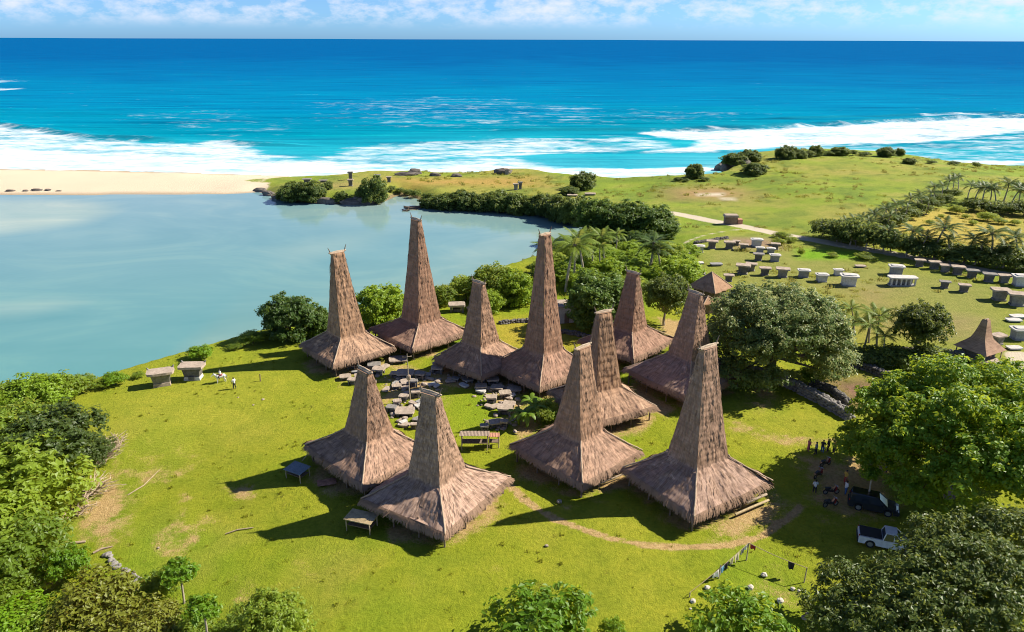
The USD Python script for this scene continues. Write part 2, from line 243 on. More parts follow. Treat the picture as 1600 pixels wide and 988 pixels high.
ground_m = mat('ground_look', {
    'at': ('attribute', {'attribute': 'tint'}), 'dr': ('attribute', {'attribute': 'dirt'}), 'rd': ('attribute', {'attribute': 'road'}), 'sd': ('attribute', {'attribute': 'sand'}), 'wt': ('attribute', {'attribute': 'wet'}),
    'g': ('geometry', {}),
    'n1': ('noise_texture', {'scale': 0.45, 'detail': 6.0, 'roughness': 0.65}), 'n2': ('noise_texture', {'scale': 2.6, 'detail': 5.0, 'roughness': 0.7}), 'n3': ('noise_texture', {'scale': 9.0, 'detail': 3.0, 'roughness': 0.7}),
    'r1': ('rgb_ramp', {'ramp': [(0.28, (0.80, 0.86, 0.75)), (0.5, (1.0, 1.0, 1.0)), (0.72, (1.16, 1.08, 1.2))]}),
    'r2': ('rgb_ramp', {'ramp': [(0.28, (0.72, 0.76, 0.7)), (0.5, (1.0, 1.0, 1.0)), (0.72, (1.26, 1.2, 1.35))]}),
    'm1': ('mix_color', {'blend_type': 'multiply', 'fac': 1.0, 'use_clamp': False}), 'm2': ('mix_color', {'blend_type': 'multiply', 'fac': 1.0, 'use_clamp': False}),
    'da': ('math', {'math_type': 'multiply_add', 'value2': 0.9, 'value3': -0.45}), 'db': ('math', {'math_type': 'add'}), 'dc': ('map_range', {'range_type': 'smoothstep', 'from_min': 0.42, 'from_max': 0.68, 'clamp': True}),
    'dd': ('math', {'math_type': 'multiply_add', 'value2': 0.7, 'value3': -0.35}), 'de': ('math', {'math_type': 'add'}),
    'dcol': ('rgb_ramp', {'ramp': [(0.3, (0.26, 0.175, 0.075)), (0.5, (0.40, 0.27, 0.115)), (0.7, (0.48, 0.35, 0.17))]}),
    'md': ('mix_color', {'blend_type': 'mix', 'use_clamp': False}),
    'ra': ('math', {'math_type': 'add'}), 'rc': ('map_range', {'range_type': 'smoothstep', 'from_min': 0.4, 'from_max': 0.62, 'clamp': True}),
    'mr': ('mix_color', {'blend_type': 'mix', 'b': (0.52, 0.45, 0.33), 'use_clamp': False}),
    'scol': ('mix_color', {'blend_type': 'mix', 'a': (0.60, 0.50, 0.36), 'b': (0.36, 0.28, 0.19), 'use_clamp': False}),
    'sc2': ('map_range', {'range_type': 'smoothstep', 'from_min': 0.3, 'from_max': 0.6, 'clamp': True}), 'sa': ('math', {'math_type': 'add'}),
    'ms': ('mix_color', {'blend_type': 'mix', 'use_clamp': False}),
    'bm': ('math', {'math_type': 'multiply_add', 'value2': 0.8}), 'b': ('bump', {'strength': 0.75, 'distance': 0.28}),
    'p': ('principled_bsdf', {'roughness': 0.95, 'specular_ior_level': 0.12})},
    [('g.position', f'n{k}.vector') for k in (1, 2, 3)] +
    [('n1.fac', 'r1.fac'), ('n2.fac', 'r2.fac'), ('at.color', 'm1.a'), ('r1.color', 'm1.b'), ('m1.result', 'm2.a'), ('r2.color', 'm2.b'),
     ('n1.fac', 'da.value1'), ('dr.fac', 'db.value1'), ('da.value', 'db.value2'), ('n3.fac', 'dd.value1'), ('dd.value', 'de.value1'), ('db.value', 'de.value2'), ('de.value', 'dc.value'), ('dc.result', 'md.fac'), ('m2.result', 'md.a'), ('n2.fac', 'dcol.fac'), ('dcol.color', 'md.b'),
     ('rd.fac', 'ra.value1'), ('dd.value', 'ra.value2'), ('ra.value', 'rc.value'), ('rc.result', 'mr.fac'), ('md.result', 'mr.a'),
     ('wt.fac', 'scol.fac'), ('sd.fac', 'sa.value1'), ('da.value', 'sa.value2'), ('sa.value', 'sc2.value'), ('sc2.result', 'ms.fac'), ('mr.result', 'ms.a'), ('scol.result', 'ms.b'), ('ms.result', 'p.base_color'),
     ('n3.fac', 'bm.value1'), ('n2.fac', 'bm.value3'), ('bm.value', 'b.height'), ('b.normal', 'p.normal')])
gm = usdkit.mesh(stage, '/World/ground', (np.column_stack([PT, TZ]), quad), ground_m, True)
data(gm.GetPrim(), 'green lawn, meadow and shore carrying the village', 'ground', kind='structure')
pv = UsdGeom.PrimvarsAPI(gm)
pv.CreatePrimvar('tint', Sdf.ValueTypeNames.Color3fArray, 'vertex').Set(Vt.Vec3fArray.FromNumpy(tint.astype(np.float32)))
for nm, arr in (('dirt', dirt), ('road', road), ('sand', sand), ('wet', wet)):
    pv.CreatePrimvar(nm, Sdf.ValueTypeNames.FloatArray, 'vertex').Set(Vt.FloatArray.FromNumpy(arr.astype(np.float32)))

# ------------------------------------------------------------------ the water
def sea_sheet():
    xs = np.unique(np.round(np.concatenate([-560-np.geomspace(1, 60000, 26)[::-1], np.arange(-560, 760, 3.0), 760+np.geomspace(1, 60000, 26)]), 3))
    ys = np.unique(np.round(np.concatenate([np.arange(262, 560, 1.6), 560+np.geomspace(2, 60000, 70)]), 3))
    X, Y = np.meshgrid(xs, ys); p = np.stack([X.ravel(), Y.ravel()], 1)
    foam = np.zeros(len(p))
    k0 = np.nonzero((np.abs(p[:, 0]) < 760) & (p[:, 1] < 1000))[0]; pts = shapely.points(p[k0])
    def zone(outline, soft, strength):
        pg = Polygon([tuple(wp(*q)) for q in outline]).buffer(0); d = shapely.distance(pg.boundary, pts); ins = shapely.contains(pg, pts)
        foam[k0] = np.maximum(foam[k0], np.clip(0.5+np.where(ins, d, -d)/(2*soft), 0, 1)*strength)
    zone([(-700, 193), (0, 196), (60, 204), (150, 217), (290, 224), (345, 219), (385, 226), (410, 237), (480, 249), (600, 254), (700, 250), (800, 246), (880, 262), (940, 278), (870, 290), (700, 285), (560, 285), (400, 280), (0, 275), (-700, 272)], 7, 0.80)
    zone([(-700, 228), (0, 228), (150, 238), (300, 246), (420, 250), (600, 262), (800, 262), (900, 276), (870, 290), (560, 290), (0, 280), (-700, 276)], 5, 1.0)
    zone([(480, 250), (560, 228), (640, 224), (720, 218), (830, 215), (960, 212), (1010, 216), (1080, 234), (960, 240), (830, 238), (760, 250), (600, 256)], 8, 0.62)
    zone([(640, 238), (760, 230), (860, 228), (1000, 232), (900, 238), (760, 246)], 5, 0.72)
    zone([(1000, 209), (1030, 206), (1180, 203), (1280, 198), (1400, 191), (1600, 183), (2200, 176), (2200, 204), (1600, 206), (1430, 225), (1230, 229), (1110, 239), (1000, 238), (1080, 228), (1090, 218), (1030, 215)], 5, 1.0)
    zone([(820, 264), (900, 262), (1000, 263), (1110, 259), (1130, 266), (1050, 280), (930, 290), (860, 284)], 4, 0.95)
    zone([(1190, 228), (1430, 226), (1600, 208), (2100, 205), (2100, 260), (1600, 256), (1450, 250), (1300, 240)], 6, 0.50)
    zone([(1470, 251), (1530, 252), (1650, 249), (2000, 244), (2000, 252), (1600, 258), (1520, 260)], 4, 0.95)
    zone([(1430, 181), (1480, 179), (1600, 176), (1600, 181), (1480, 184)], 4, 0.72)
    zone([(-40, 124), (8, 125), (12, 130), (-40, 131)], 6, 0.9)
    zone([(-40, 137), (18, 138), (24, 141), (-40, 142)], 5, 0.9)
    zone([(480, 160), (700, 150), (1000, 172), (1250, 180), (1000, 195), (700, 205), (520, 190)], 22, 0.30)
    zone([(180, 180), (360, 172), (480, 200), (380, 214), (230, 200)], 14, 0.28)
    # depth colour: deep blue far out to turquoise over the sand; a darker band under the standing waves
    shall = shapely.distance(LAND, shapely.points(p)); shore = shall[k0]
    dep = shall*(1+(meshkit.fbm(np.stack([p[:, 0]/160, p[:, 1]/60, 0*p[:, 0]], -1), 4, 4)-0.5)*0.9)
    stops = [0, 18, 60, 140, 330, 800, 1900]
    cols = np.array([(0.14, 0.40, 0.44), (0.050, 0.33, 0.42), (0.010, 0.27, 0.36), (0.0, 0.19, 0.285), (0.0, 0.160, 0.305), (0.0, 0.116, 0.275), (0.0, 0.084, 0.240)])
    col = np.stack([np.interp(dep, stops, cols[:, c]) for c in range(3)], 1)
    # swell: long crests parallel to the beach, standing up where they break
    amp = np.zeros(len(p)); amp[k0] = np.clip((shore-4)/40, 0, 1)
    ph = p[:, 1]+p[:, 0]*0.02+18*(meshkit.fbm(np.stack([p[:, 0]/140, p[:, 1]/90, 0*p[:, 0]], -1), 3, 6)-0.5)
    far = np.clip((1400-p[:, 1])/500, 0, 1)
    zz = amp*far*(0.45*np.sin(ph/5.2)+0.3*np.sin(ph/2.9+p[:, 0]/60))*(0.35+meshkit.fbm(np.stack([p[:, 0]/70, p[:, 1]/30, 0*p[:, 0]], -1), 2, 8))
    def breaker(line, h, wf, wb):
        ls = LineString([tuple(wp(*q)) for q in line]); d = shapely.distance(ls, pts)
        ly = np.interp(p[k0, 0], *np.array(sorted(tuple(wp(*q)) for q in line)).T); side = p[k0, 1] > ly
        x0, _, x1, _ = ls.bounds; e = np.clip((p[k0, 0]-x0)/25, 0, 1)*np.clip((x1-p[k0, 0])/25, 0, 1)
        b = np.where(side, np.exp(-(d/wb)**2), np.exp(-(d/wf)**2))*e; zz[k0] += h*b
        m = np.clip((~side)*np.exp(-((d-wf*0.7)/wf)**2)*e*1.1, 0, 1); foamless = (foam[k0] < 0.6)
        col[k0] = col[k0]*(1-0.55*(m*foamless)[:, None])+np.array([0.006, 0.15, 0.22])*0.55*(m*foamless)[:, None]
    breaker([(760, 206), (860, 205), (1000, 206), (1180, 202), (1290, 196), (1400, 190), (1600, 182), (2000, 176)], 2.6, 3.0, 9.0)
    breaker([(-500, 192), (0, 195), (60, 203), (150, 216), (300, 221)], 1.6, 3.0, 8)
    breaker([(330, 217), (380, 224), (430, 226), (520, 231)], 1.4, 3.0, 7)
    breaker([(1180, 187), (1300, 184), (1450, 180), (1600, 175)], 1.3, 3, 8)
    breaker([(560, 166), (800, 168), (1100, 170)], 0.9, 4, 9)
    rough = meshkit.fbm(np.stack([p[:, 0]/2.6, p[:, 1]/2.0, 0*p[:, 0]], -1), 3, 9)-0.5
    zz += np.clip(foam, 0, 1)*rough*0.9
    T = np.arange(len(p)).reshape(X.shape); q = np.stack([T[:-1, :-1], T[:-1, 1:], T[1:, 1:], T[1:, :-1]], -1).reshape(-1, 4)
    return np.column_stack([p, zz]), q, col, foam
wv, wq, wcol, wfoam = sea_sheet()
sea_m = mat('sea_look', {
    'at': ('attribute', {'attribute': 'tint'}), 'fo': ('attribute', {'attribute': 'foam'}), 'g': ('geometry', {}),
    'mp': ('mapping', {'scale': (0.30, 1.0, 1.0)}), 'mq': ('mapping', {'scale': (0.07, 1.0, 1.0)}),
    'n1': ('noise_texture', {'scale': 0.11, 'detail': 7.0, 'roughness': 0.66, 'distortion': 0.6}), 'n2': ('noise_texture', {'scale': 0.42, 'detail': 6.0, 'roughness': 0.6}), 'n3': ('noise_texture', {'scale': 0.11, 'detail': 6.0, 'roughness': 0.68}),
    'k': ('math', {'math_type': 'multiply_add', 'value2': 1.9, 'value3': -0.95}), 'kk': ('math', {'math_type': 'multiply_add', 'value2': 1.0, 'value3': -0.5}), 's': ('math', {'math_type': 'add'}), 's2': ('math', {'math_type': 'add'}),
    'th': ('map_range', {'range_type': 'smoothstep', 'from_min': 0.30, 'from_max': 1.02, 'clamp': True}),
    'rp': ('rgb_ramp', {'ramp': [(0.30, (0.42, 0.54, 0.66)), (0.48, (0.95, 0.97, 0.98)), (0.58, (1.1, 1.08, 1.05)), (0.70, (3.0, 1.45, 1.22))]}),
    'ml': ('mix_color', {'blend_type': 'multiply', 'fac': 1.0, 'use_clamp': False}),
    'mx': ('mix_color', {'blend_type': 'mix', 'use_clamp': False}), 'n4': ('noise_texture', {'scale': 0.17, 'detail': 6.0, 'roughness': 0.65, 'distortion': 0.8}), 'fc': ('rgb_ramp', {'ramp': [(0.32, (0.30, 0.47, 0.55)), (0.46, (0.46, 0.55, 0.60)), (0.56, (0.58, 0.62, 0.64))]}),
    'b': ('bump', {'strength': 0.6, 'distance': 0.9}),
    'df': ('diffuse_bsdf', {}), 'gl': ('glossy_bsdf', {'roughness': 0.3, 'color': (1, 1, 1)}), 'gf': ('map_range', {'from_min': 0.0, 'from_max': 1.0, 'to_min': 0.012, 'to_max': 0.0, 'clamp': True}), 'p': ('mix_closure', {})},
    [('g.position', 'mp.vector'), ('g.position', 'mq.vector'), ('mp.vector', 'n1.vector'), ('mp.vector', 'n2.vector'), ('mq.vector', 'n3.vector'), ('n1.fac', 'k.value1'), ('k.value', 's.value1'), ('fo.fac', 's.value2'),
     ('n2.fac', 'kk.value1'), ('kk.value', 's2.value1'), ('s.value', 's2.value2'), ('s2.value', 'th.value'), ('mp.vector', 'n4.vector'), ('n4.fac', 'fc.fac'), ('fc.color', 'mx.b'), ('n3.fac', 'rp.fac'), ('at.color', 'ml.a'), ('rp.color', 'ml.b'), ('ml.result', 'mx.a'), ('th.result', 'mx.fac'), ('mx.result', 'df.color'),
     ('th.result', 'gf.value'), ('gf.result', 'p.fac'), ('df.BSDF', 'p.closure1'), ('gl.BSDF', 'p.closure2'), ('n2.fac', 'b.height'), ('b.normal', 'df.normal'), ('b.normal', 'gl.normal')], 'p.closure')
sm = usdkit.mesh(stage, '/World/sea', (wv, wq), sea_m, True)
data(sm.GetPrim(), 'deep blue ocean with white surf rolling onto the beach', 'sea', kind='structure')
pv = UsdGeom.PrimvarsAPI(sm)
pv.CreatePrimvar('tint', Sdf.ValueTypeNames.Color3fArray, 'vertex').Set(Vt.Vec3fArray.FromNumpy(wcol.astype(np.float32)))
pv.CreatePrimvar('foam', Sdf.ValueTypeNames.FloatArray, 'vertex').Set(Vt.FloatArray.FromNumpy(wfoam.astype(np.float32)))
def lagoon_sheet():
    xs, ys = np.arange(-560, 120, 5.0), np.arange(40, 262.1, 3.0); X, Y = np.meshgrid(xs, ys); p = np.stack([X.ravel(), Y.ravel()], 1); pts = shapely.points(p)
    shore = shapely.distance(LAND, pts)
    def zone(outline, soft):
        pg = Polygon([tuple(wp(*q)) for q in outline]).buffer(0); d = shapely.distance(pg.boundary, pts); ins = shapely.contains(pg, pts)
        return np.clip(0.5+np.where(ins, d, -d)/(2*soft), 0, 1)[:, None]
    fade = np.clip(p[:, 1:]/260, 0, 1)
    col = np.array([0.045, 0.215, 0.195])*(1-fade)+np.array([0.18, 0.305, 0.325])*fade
    shal = np.exp(-shore/14)[:, None]*(p[:, 0] > -60)[:, None]*0.8; col = col*(1-0.6*shal)+np.array([0.25, 0.29, 0.22])*0.6*shal
    for out, soft, k in [([(-300, 312), (90, 314), (165, 320), (172, 332), (120, 350), (0, 366), (-300, 372)], 6, 0.8), ([(430, 390), (520, 372), (600, 362), (560, 385), (460, 408)], 7, 0.35), ([(700, 405), (800, 372), (860, 360), (830, 380), (740, 412)], 6, 0.3), ([(-60, 480), (90, 470), (120, 476), (40, 492), (-60, 500)], 4, 0.3)]:
        m = zone(out, soft)*k; col = col*(1-m)+np.array([0.34, 0.42, 0.34])*m
    T = np.arange(len(p)).reshape(X.shape); q = np.stack([T[:-1, :-1], T[:-1, 1:], T[1:, 1:], T[1:, :-1]], -1).reshape(-1, 4)
    return np.column_stack([p, np.zeros(len(p))]), q, col
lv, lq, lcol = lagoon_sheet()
lag_m = mat('lagoon_look', {'at': ('attribute', {'attribute': 'tint'}), 'g': ('geometry', {}), 'mp': ('mapping', {'scale': (0.5, 1.0, 1.0), 'rotation': (0, 0, 0.5)}),
    'n': ('noise_texture', {'scale': 1.3, 'detail': 4.0, 'roughness': 0.55}), 'n2': ('noise_texture', {'scale': 0.035, 'detail': 6.0, 'roughness': 0.6, 'distortion': 1.2}), 'rp': ('rgb_ramp', {'ramp': [(0.3, (0.84, 0.92, 0.94)), (0.5, (1, 1, 1)), (0.68, (1.3, 1.14, 1.05))]}),
    'ml': ('mix_color', {'blend_type': 'multiply', 'fac': 1.0, 'use_clamp': False}), 'b': ('bump', {'strength': 0.12, 'distance': 0.12}), 'p': ('principled_bsdf', {'roughness': 0.09, 'specular_ior_level': 0.45})},
    [('g.position', 'mp.vector'), ('mp.vector', 'n.vector'), ('mp.vector', 'n2.vector'), ('n2.fac', 'rp.fac'), ('at.color', 'ml.a'), ('rp.color', 'ml.b'), ('ml.result', 'p.base_color'), ('n.fac', 'b.height'), ('b.normal', 'p.normal')])
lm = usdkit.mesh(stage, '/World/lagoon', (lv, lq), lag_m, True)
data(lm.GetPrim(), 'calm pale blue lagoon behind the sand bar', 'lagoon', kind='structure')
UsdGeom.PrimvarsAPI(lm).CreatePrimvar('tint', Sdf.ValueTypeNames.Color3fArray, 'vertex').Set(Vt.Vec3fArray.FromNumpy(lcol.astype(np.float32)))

# ------------------------------------------------------------------ materials of things
def stony(name, c, rough=0.9, var=0.35, scale=1.6, spec=0.15, bump=0.5):
    c = np.array(c)
    return mat(name, {'t': ('texture_coordinate', {}), 'o': ('object_info', {}), 'av': ('mix_vector', {'fac': 0.5}), 'n': ('noise_texture', {'scale': scale, 'detail': 6.0, 'roughness': 0.7}), 'n2': ('noise_texture', {'scale': scale*6, 'detail': 4.0, 'roughness': 0.7}),
        'r': ('rgb_ramp', {'ramp': [(0.28, c*(1-var)*np.array([0.95, 0.95, 0.9])), (0.5, c), (0.72, np.minimum(c*(1+var*0.8), 0.95))]}), 'r2': ('rgb_ramp', {'ramp': [(0.3, (0.72, 0.72, 0.72)), (0.6, (1.12, 1.12, 1.12))]}),
        'm': ('mix_color', {'blend_type': 'multiply', 'fac': 1.0, 'use_clamp': False}), 'b': ('bump', {'strength': bump, 'distance': 0.05}), 'p': ('principled_bsdf', {'roughness': rough, 'specular_ior_level': spec})},
        [('t.object', 'n.vector'), ('t.object', 'n2.vector'), ('n.fac', 'r.fac'), ('n2.fac', 'r2.fac'), ('r.color', 'm.a'), ('r2.color', 'm.b'), ('m.result', 'p.base_color'), ('n2.fac', 'b.height'), ('b.normal', 'p.normal')])
def plain(name, c, rough=0.5, spec=0.5, metal=0.0, coat=0.0):
    return mat(name, {'t': ('texture_coordinate', {}), 'n': ('noise_texture', {'scale': 3.0, 'detail': 5.0, 'roughness': 0.6}), 'r': ('rgb_ramp', {'ramp': [(0.3, np.array(c)*0.82), (0.7, np.minimum(np.array(c)*1.12, 0.95))]}),
        'p': ('principled_bsdf', {'roughness': rough, 'specular_ior_level': spec, 'metallic': metal, 'coat_weight': coat})}, [('t.object', 'n.vector'), ('n.fac', 'r.fac'), ('r.color', 'p.base_color')])
def thatchy(name, dark, mid, light):
    return mat(name, {'t': ('texture_coordinate', {}), 'mp': ('mapping', {'scale': (15.0, 1.1, 1.0)}), 'mc': ('mapping', {'scale': (1.3, 8.0, 1.0)}), 'n': ('noise_texture', {'scale': 1.0, 'detail': 6.0, 'roughness': 0.72}), 'n2': ('noise_texture', {'scale': 0.9, 'detail': 4.0, 'roughness': 0.6}), 'n3': ('noise_texture', {'scale': 1.0, 'detail': 4.0}),
        'r': ('rgb_ramp', {'ramp': [(0.26, dark), (0.48, mid), (0.72, light)]}), 'r2': ('rgb_ramp', {'ramp': [(0.3, (0.84, 0.82, 0.82)), (0.55, (1, 1, 1)), (0.72, (1.12, 1.1, 1.06))]}), 'r3': ('rgb_ramp', {'ramp': [(0.3, (0.8, 0.78, 0.78)), (0.55, (1.06, 1.05, 1.05))]}),
        'm': ('mix_color', {'blend_type': 'multiply', 'fac': 1.0, 'use_clamp': False}), 'm2': ('mix_color', {'blend_type': 'multiply', 'fac': 1.0, 'use_clamp': False}), 'w': ('attribute', {'attribute': 'weather'}), 'mw': ('mix_color', {'blend_type': 'multiply', 'b': (1.14, 1.20, 1.30), 'use_clamp': False}), 'b': ('bump', {'strength': 0.3, 'distance': 0.05}), 'p': ('principled_bsdf', {'roughness': 1.0, 'specular_ior_level': 0.05})},
        [('t.UV', 'mp.vector'), ('t.UV', 'mc.vector'), ('mp.vector', 'n.vector'), ('t.object', 'n2.vector'), ('mc.vector', 'n3.vector'), ('n.fac', 'r.fac'), ('n2.fac', 'r2.fac'), ('n3.fac', 'r3.fac'), ('r.color', 'm.a'), ('r2.color', 'm.b'), ('m.result', 'm2.a'), ('r3.color', 'm2.b'), ('m2.result', 'mw.a'), ('w.fac', 'mw.fac'), ('mw.result', 'p.base_color'), ('n.fac', 'b.height'), ('b.normal', 'p.normal')])
M = {}
M['thatch'] = thatchy('thatch_look', (0.200, 0.122, 0.080), (0.299, 0.186, 0.120), (0.394, 0.253, 0.166))
M['thatch_grey'] = thatchy('thatch_grey_look', (0.194, 0.127, 0.090), (0.289, 0.190, 0.133), (0.389, 0.267, 0.191))
M['thatch_old'] = thatchy('thatch_old_look', (0.163, 0.094, 0.062), (0.257, 0.152, 0.099), (0.347, 0.213, 0.141))
M['thatch_pale'] = thatchy('thatch_pale_look', (0.221, 0.145, 0.099), (0.331, 0.218, 0.149), (0.441, 0.300, 0.207))
M['thatch_new'] = thatchy('thatch_new_look', (0.210, 0.128, 0.077), (0.304, 0.188, 0.115), (0.404, 0.262, 0.164))
def strawy(name, cols):
    return mat(name, {'g': ('geometry', {}), 'r': ('rgb_ramp', {'ramp': cols}), 'p': ('principled_bsdf', {'roughness': 1.0, 'specular_ior_level': 0.05})}, [('g.random_per_island', 'r.fac'), ('r.color', 'p.base_color')])
M['straw'] = strawy('straw_look', [(0.0, (0.245, 0.162, 0.112)), (0.5, (0.285, 0.19, 0.13)), (1.0, (0.345, 0.238, 0.165))])
M['straw_pale'] = stony('pale_straw_look', (0.36, 0.27, 0.19), var=0.3)
M['wood'] = stony('wood_look', (0.17, 0.125, 0.09), var=0.4, scale=2.5)
M['wood_pale'] = stony('pale_wood_look', (0.36, 0.29, 0.21), var=0.35, scale=2.5)
M['bamboo'] = stony('bamboo_look', (0.42, 0.33, 0.19), var=0.35, scale=2.0)
M['bamboo_wall'] = stony('bamboo_wall_look', (0.16, 0.115, 0.075), var=0.4, scale=3)
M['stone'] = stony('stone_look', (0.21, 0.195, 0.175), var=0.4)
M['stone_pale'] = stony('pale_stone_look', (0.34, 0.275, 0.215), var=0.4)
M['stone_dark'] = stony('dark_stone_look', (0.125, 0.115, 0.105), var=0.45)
M['cement'] = stony('cement_look', (0.25, 0.245, 0.235), var=0.25)
M['white'] = stony('whitewash_look', (0.47, 0.45, 0.41), var=0.2)
M['rock'] = stony('rock_look', (0.13, 0.115, 0.10), var=0.5, scale=0.5)
M['rock_white'] = stony('white_rock_look', (0.50, 0.46, 0.38), var=0.3, scale=3)
M['tin'] = stony('tin_look', (0.26, 0.20, 0.15), var=0.3, scale=1.2, rough=0.6)
M['tin_blue'] = stony('blue_tin_look', (0.20, 0.235, 0.25), var=0.25, rough=0.55)
M['rust'] = stony('rust_look', (0.40, 0.20, 0.13), var=0.4)
M['bark'] = stony('bark_look', (0.16, 0.125, 0.095), var=0.4, scale=3)
M['bark_pale'] = stony('pale_bark_look', (0.33, 0.28, 0.22), var=0.35, scale=3)
M['dry'] = stony('dry_wood_look', (0.36, 0.28, 0.20), var=0.4, scale=3)

# ------------------------------------------------------------------ tower houses
def clump_strips(P, D, N, L, Wd, r, lift=0.05):
    """thin straw blades: roots P, direction D (down the slope), surface normal N"""
    n = len(P); S = np.cross(D, N); S /= np.linalg.norm(S, axis=1, keepdims=True)+1e-9
    w = (Wd*(0.6+0.8*r.rand(n)))[:, None]; L = L[:, None]
    mid = P+D*L*0.5+N*lift*(0.5+r.rand(n, 1)); end = P+D*L+S*(r.rand(n, 1)-0.5)*L*0.25
    V = np.stack([P-S*w/2, P+S*w/2, mid-S*w/2, mid+S*w/2, end-S*w*0.2, end+S*w*0.2], 1).reshape(-1, 3)
    b = np.arange(n)[:, None]*6
    return V, np.concatenate([b+np.array([[0, 1, 3]]), b+np.array([[0, 3, 2]]), b+np.array([[2, 3, 5]]), b+np.array([[2, 5, 4]])])
def profile(a, b, zb, k, Ht, ridge, off):
    """height -> half sizes of the roof plan and the shift of its axis"""
    e = 2.15; zb = zb-0.45; tl, ts = 0.85, 0.34
    ta, tb = (tl, ts) if ridge == 'L' else (ts, tl)
    if ridge == 'S': ta = tb = 0.55
    zs = np.concatenate([np.linspace(0, 1, 26), 1+np.linspace(0, 1, 58)[1:]]); out = []
    for s_ in zs:
        if s_ <= 1:
            h = e+(zb-e)*(0.86*s_+0.14*s_*s_); q = 1+(k-1)*s_; o = off*s_
            ha, hb = a/2*q, b/2*q
        else:
            u = s_-1; h = zb+(Ht-zb)*u; w = (1-u)**2.2*0.2+(1-u)*0.8
            ha, hb = ta+(a/2*k-ta)*w, tb+(b/2*k-tb)*w; o = off
        out.append((h, ha, hb, o, s_))
    o = np.array(out); o[:, 1:3] = gaussian_filter1d(o[:, 1:3], 0.8, axis=0, mode='nearest'); hem = o[0]*1; hem[0] -= 0.34; hem[1:3] -= 0.12; o = np.vstack([hem, o]); return [tuple(x) for x in o]
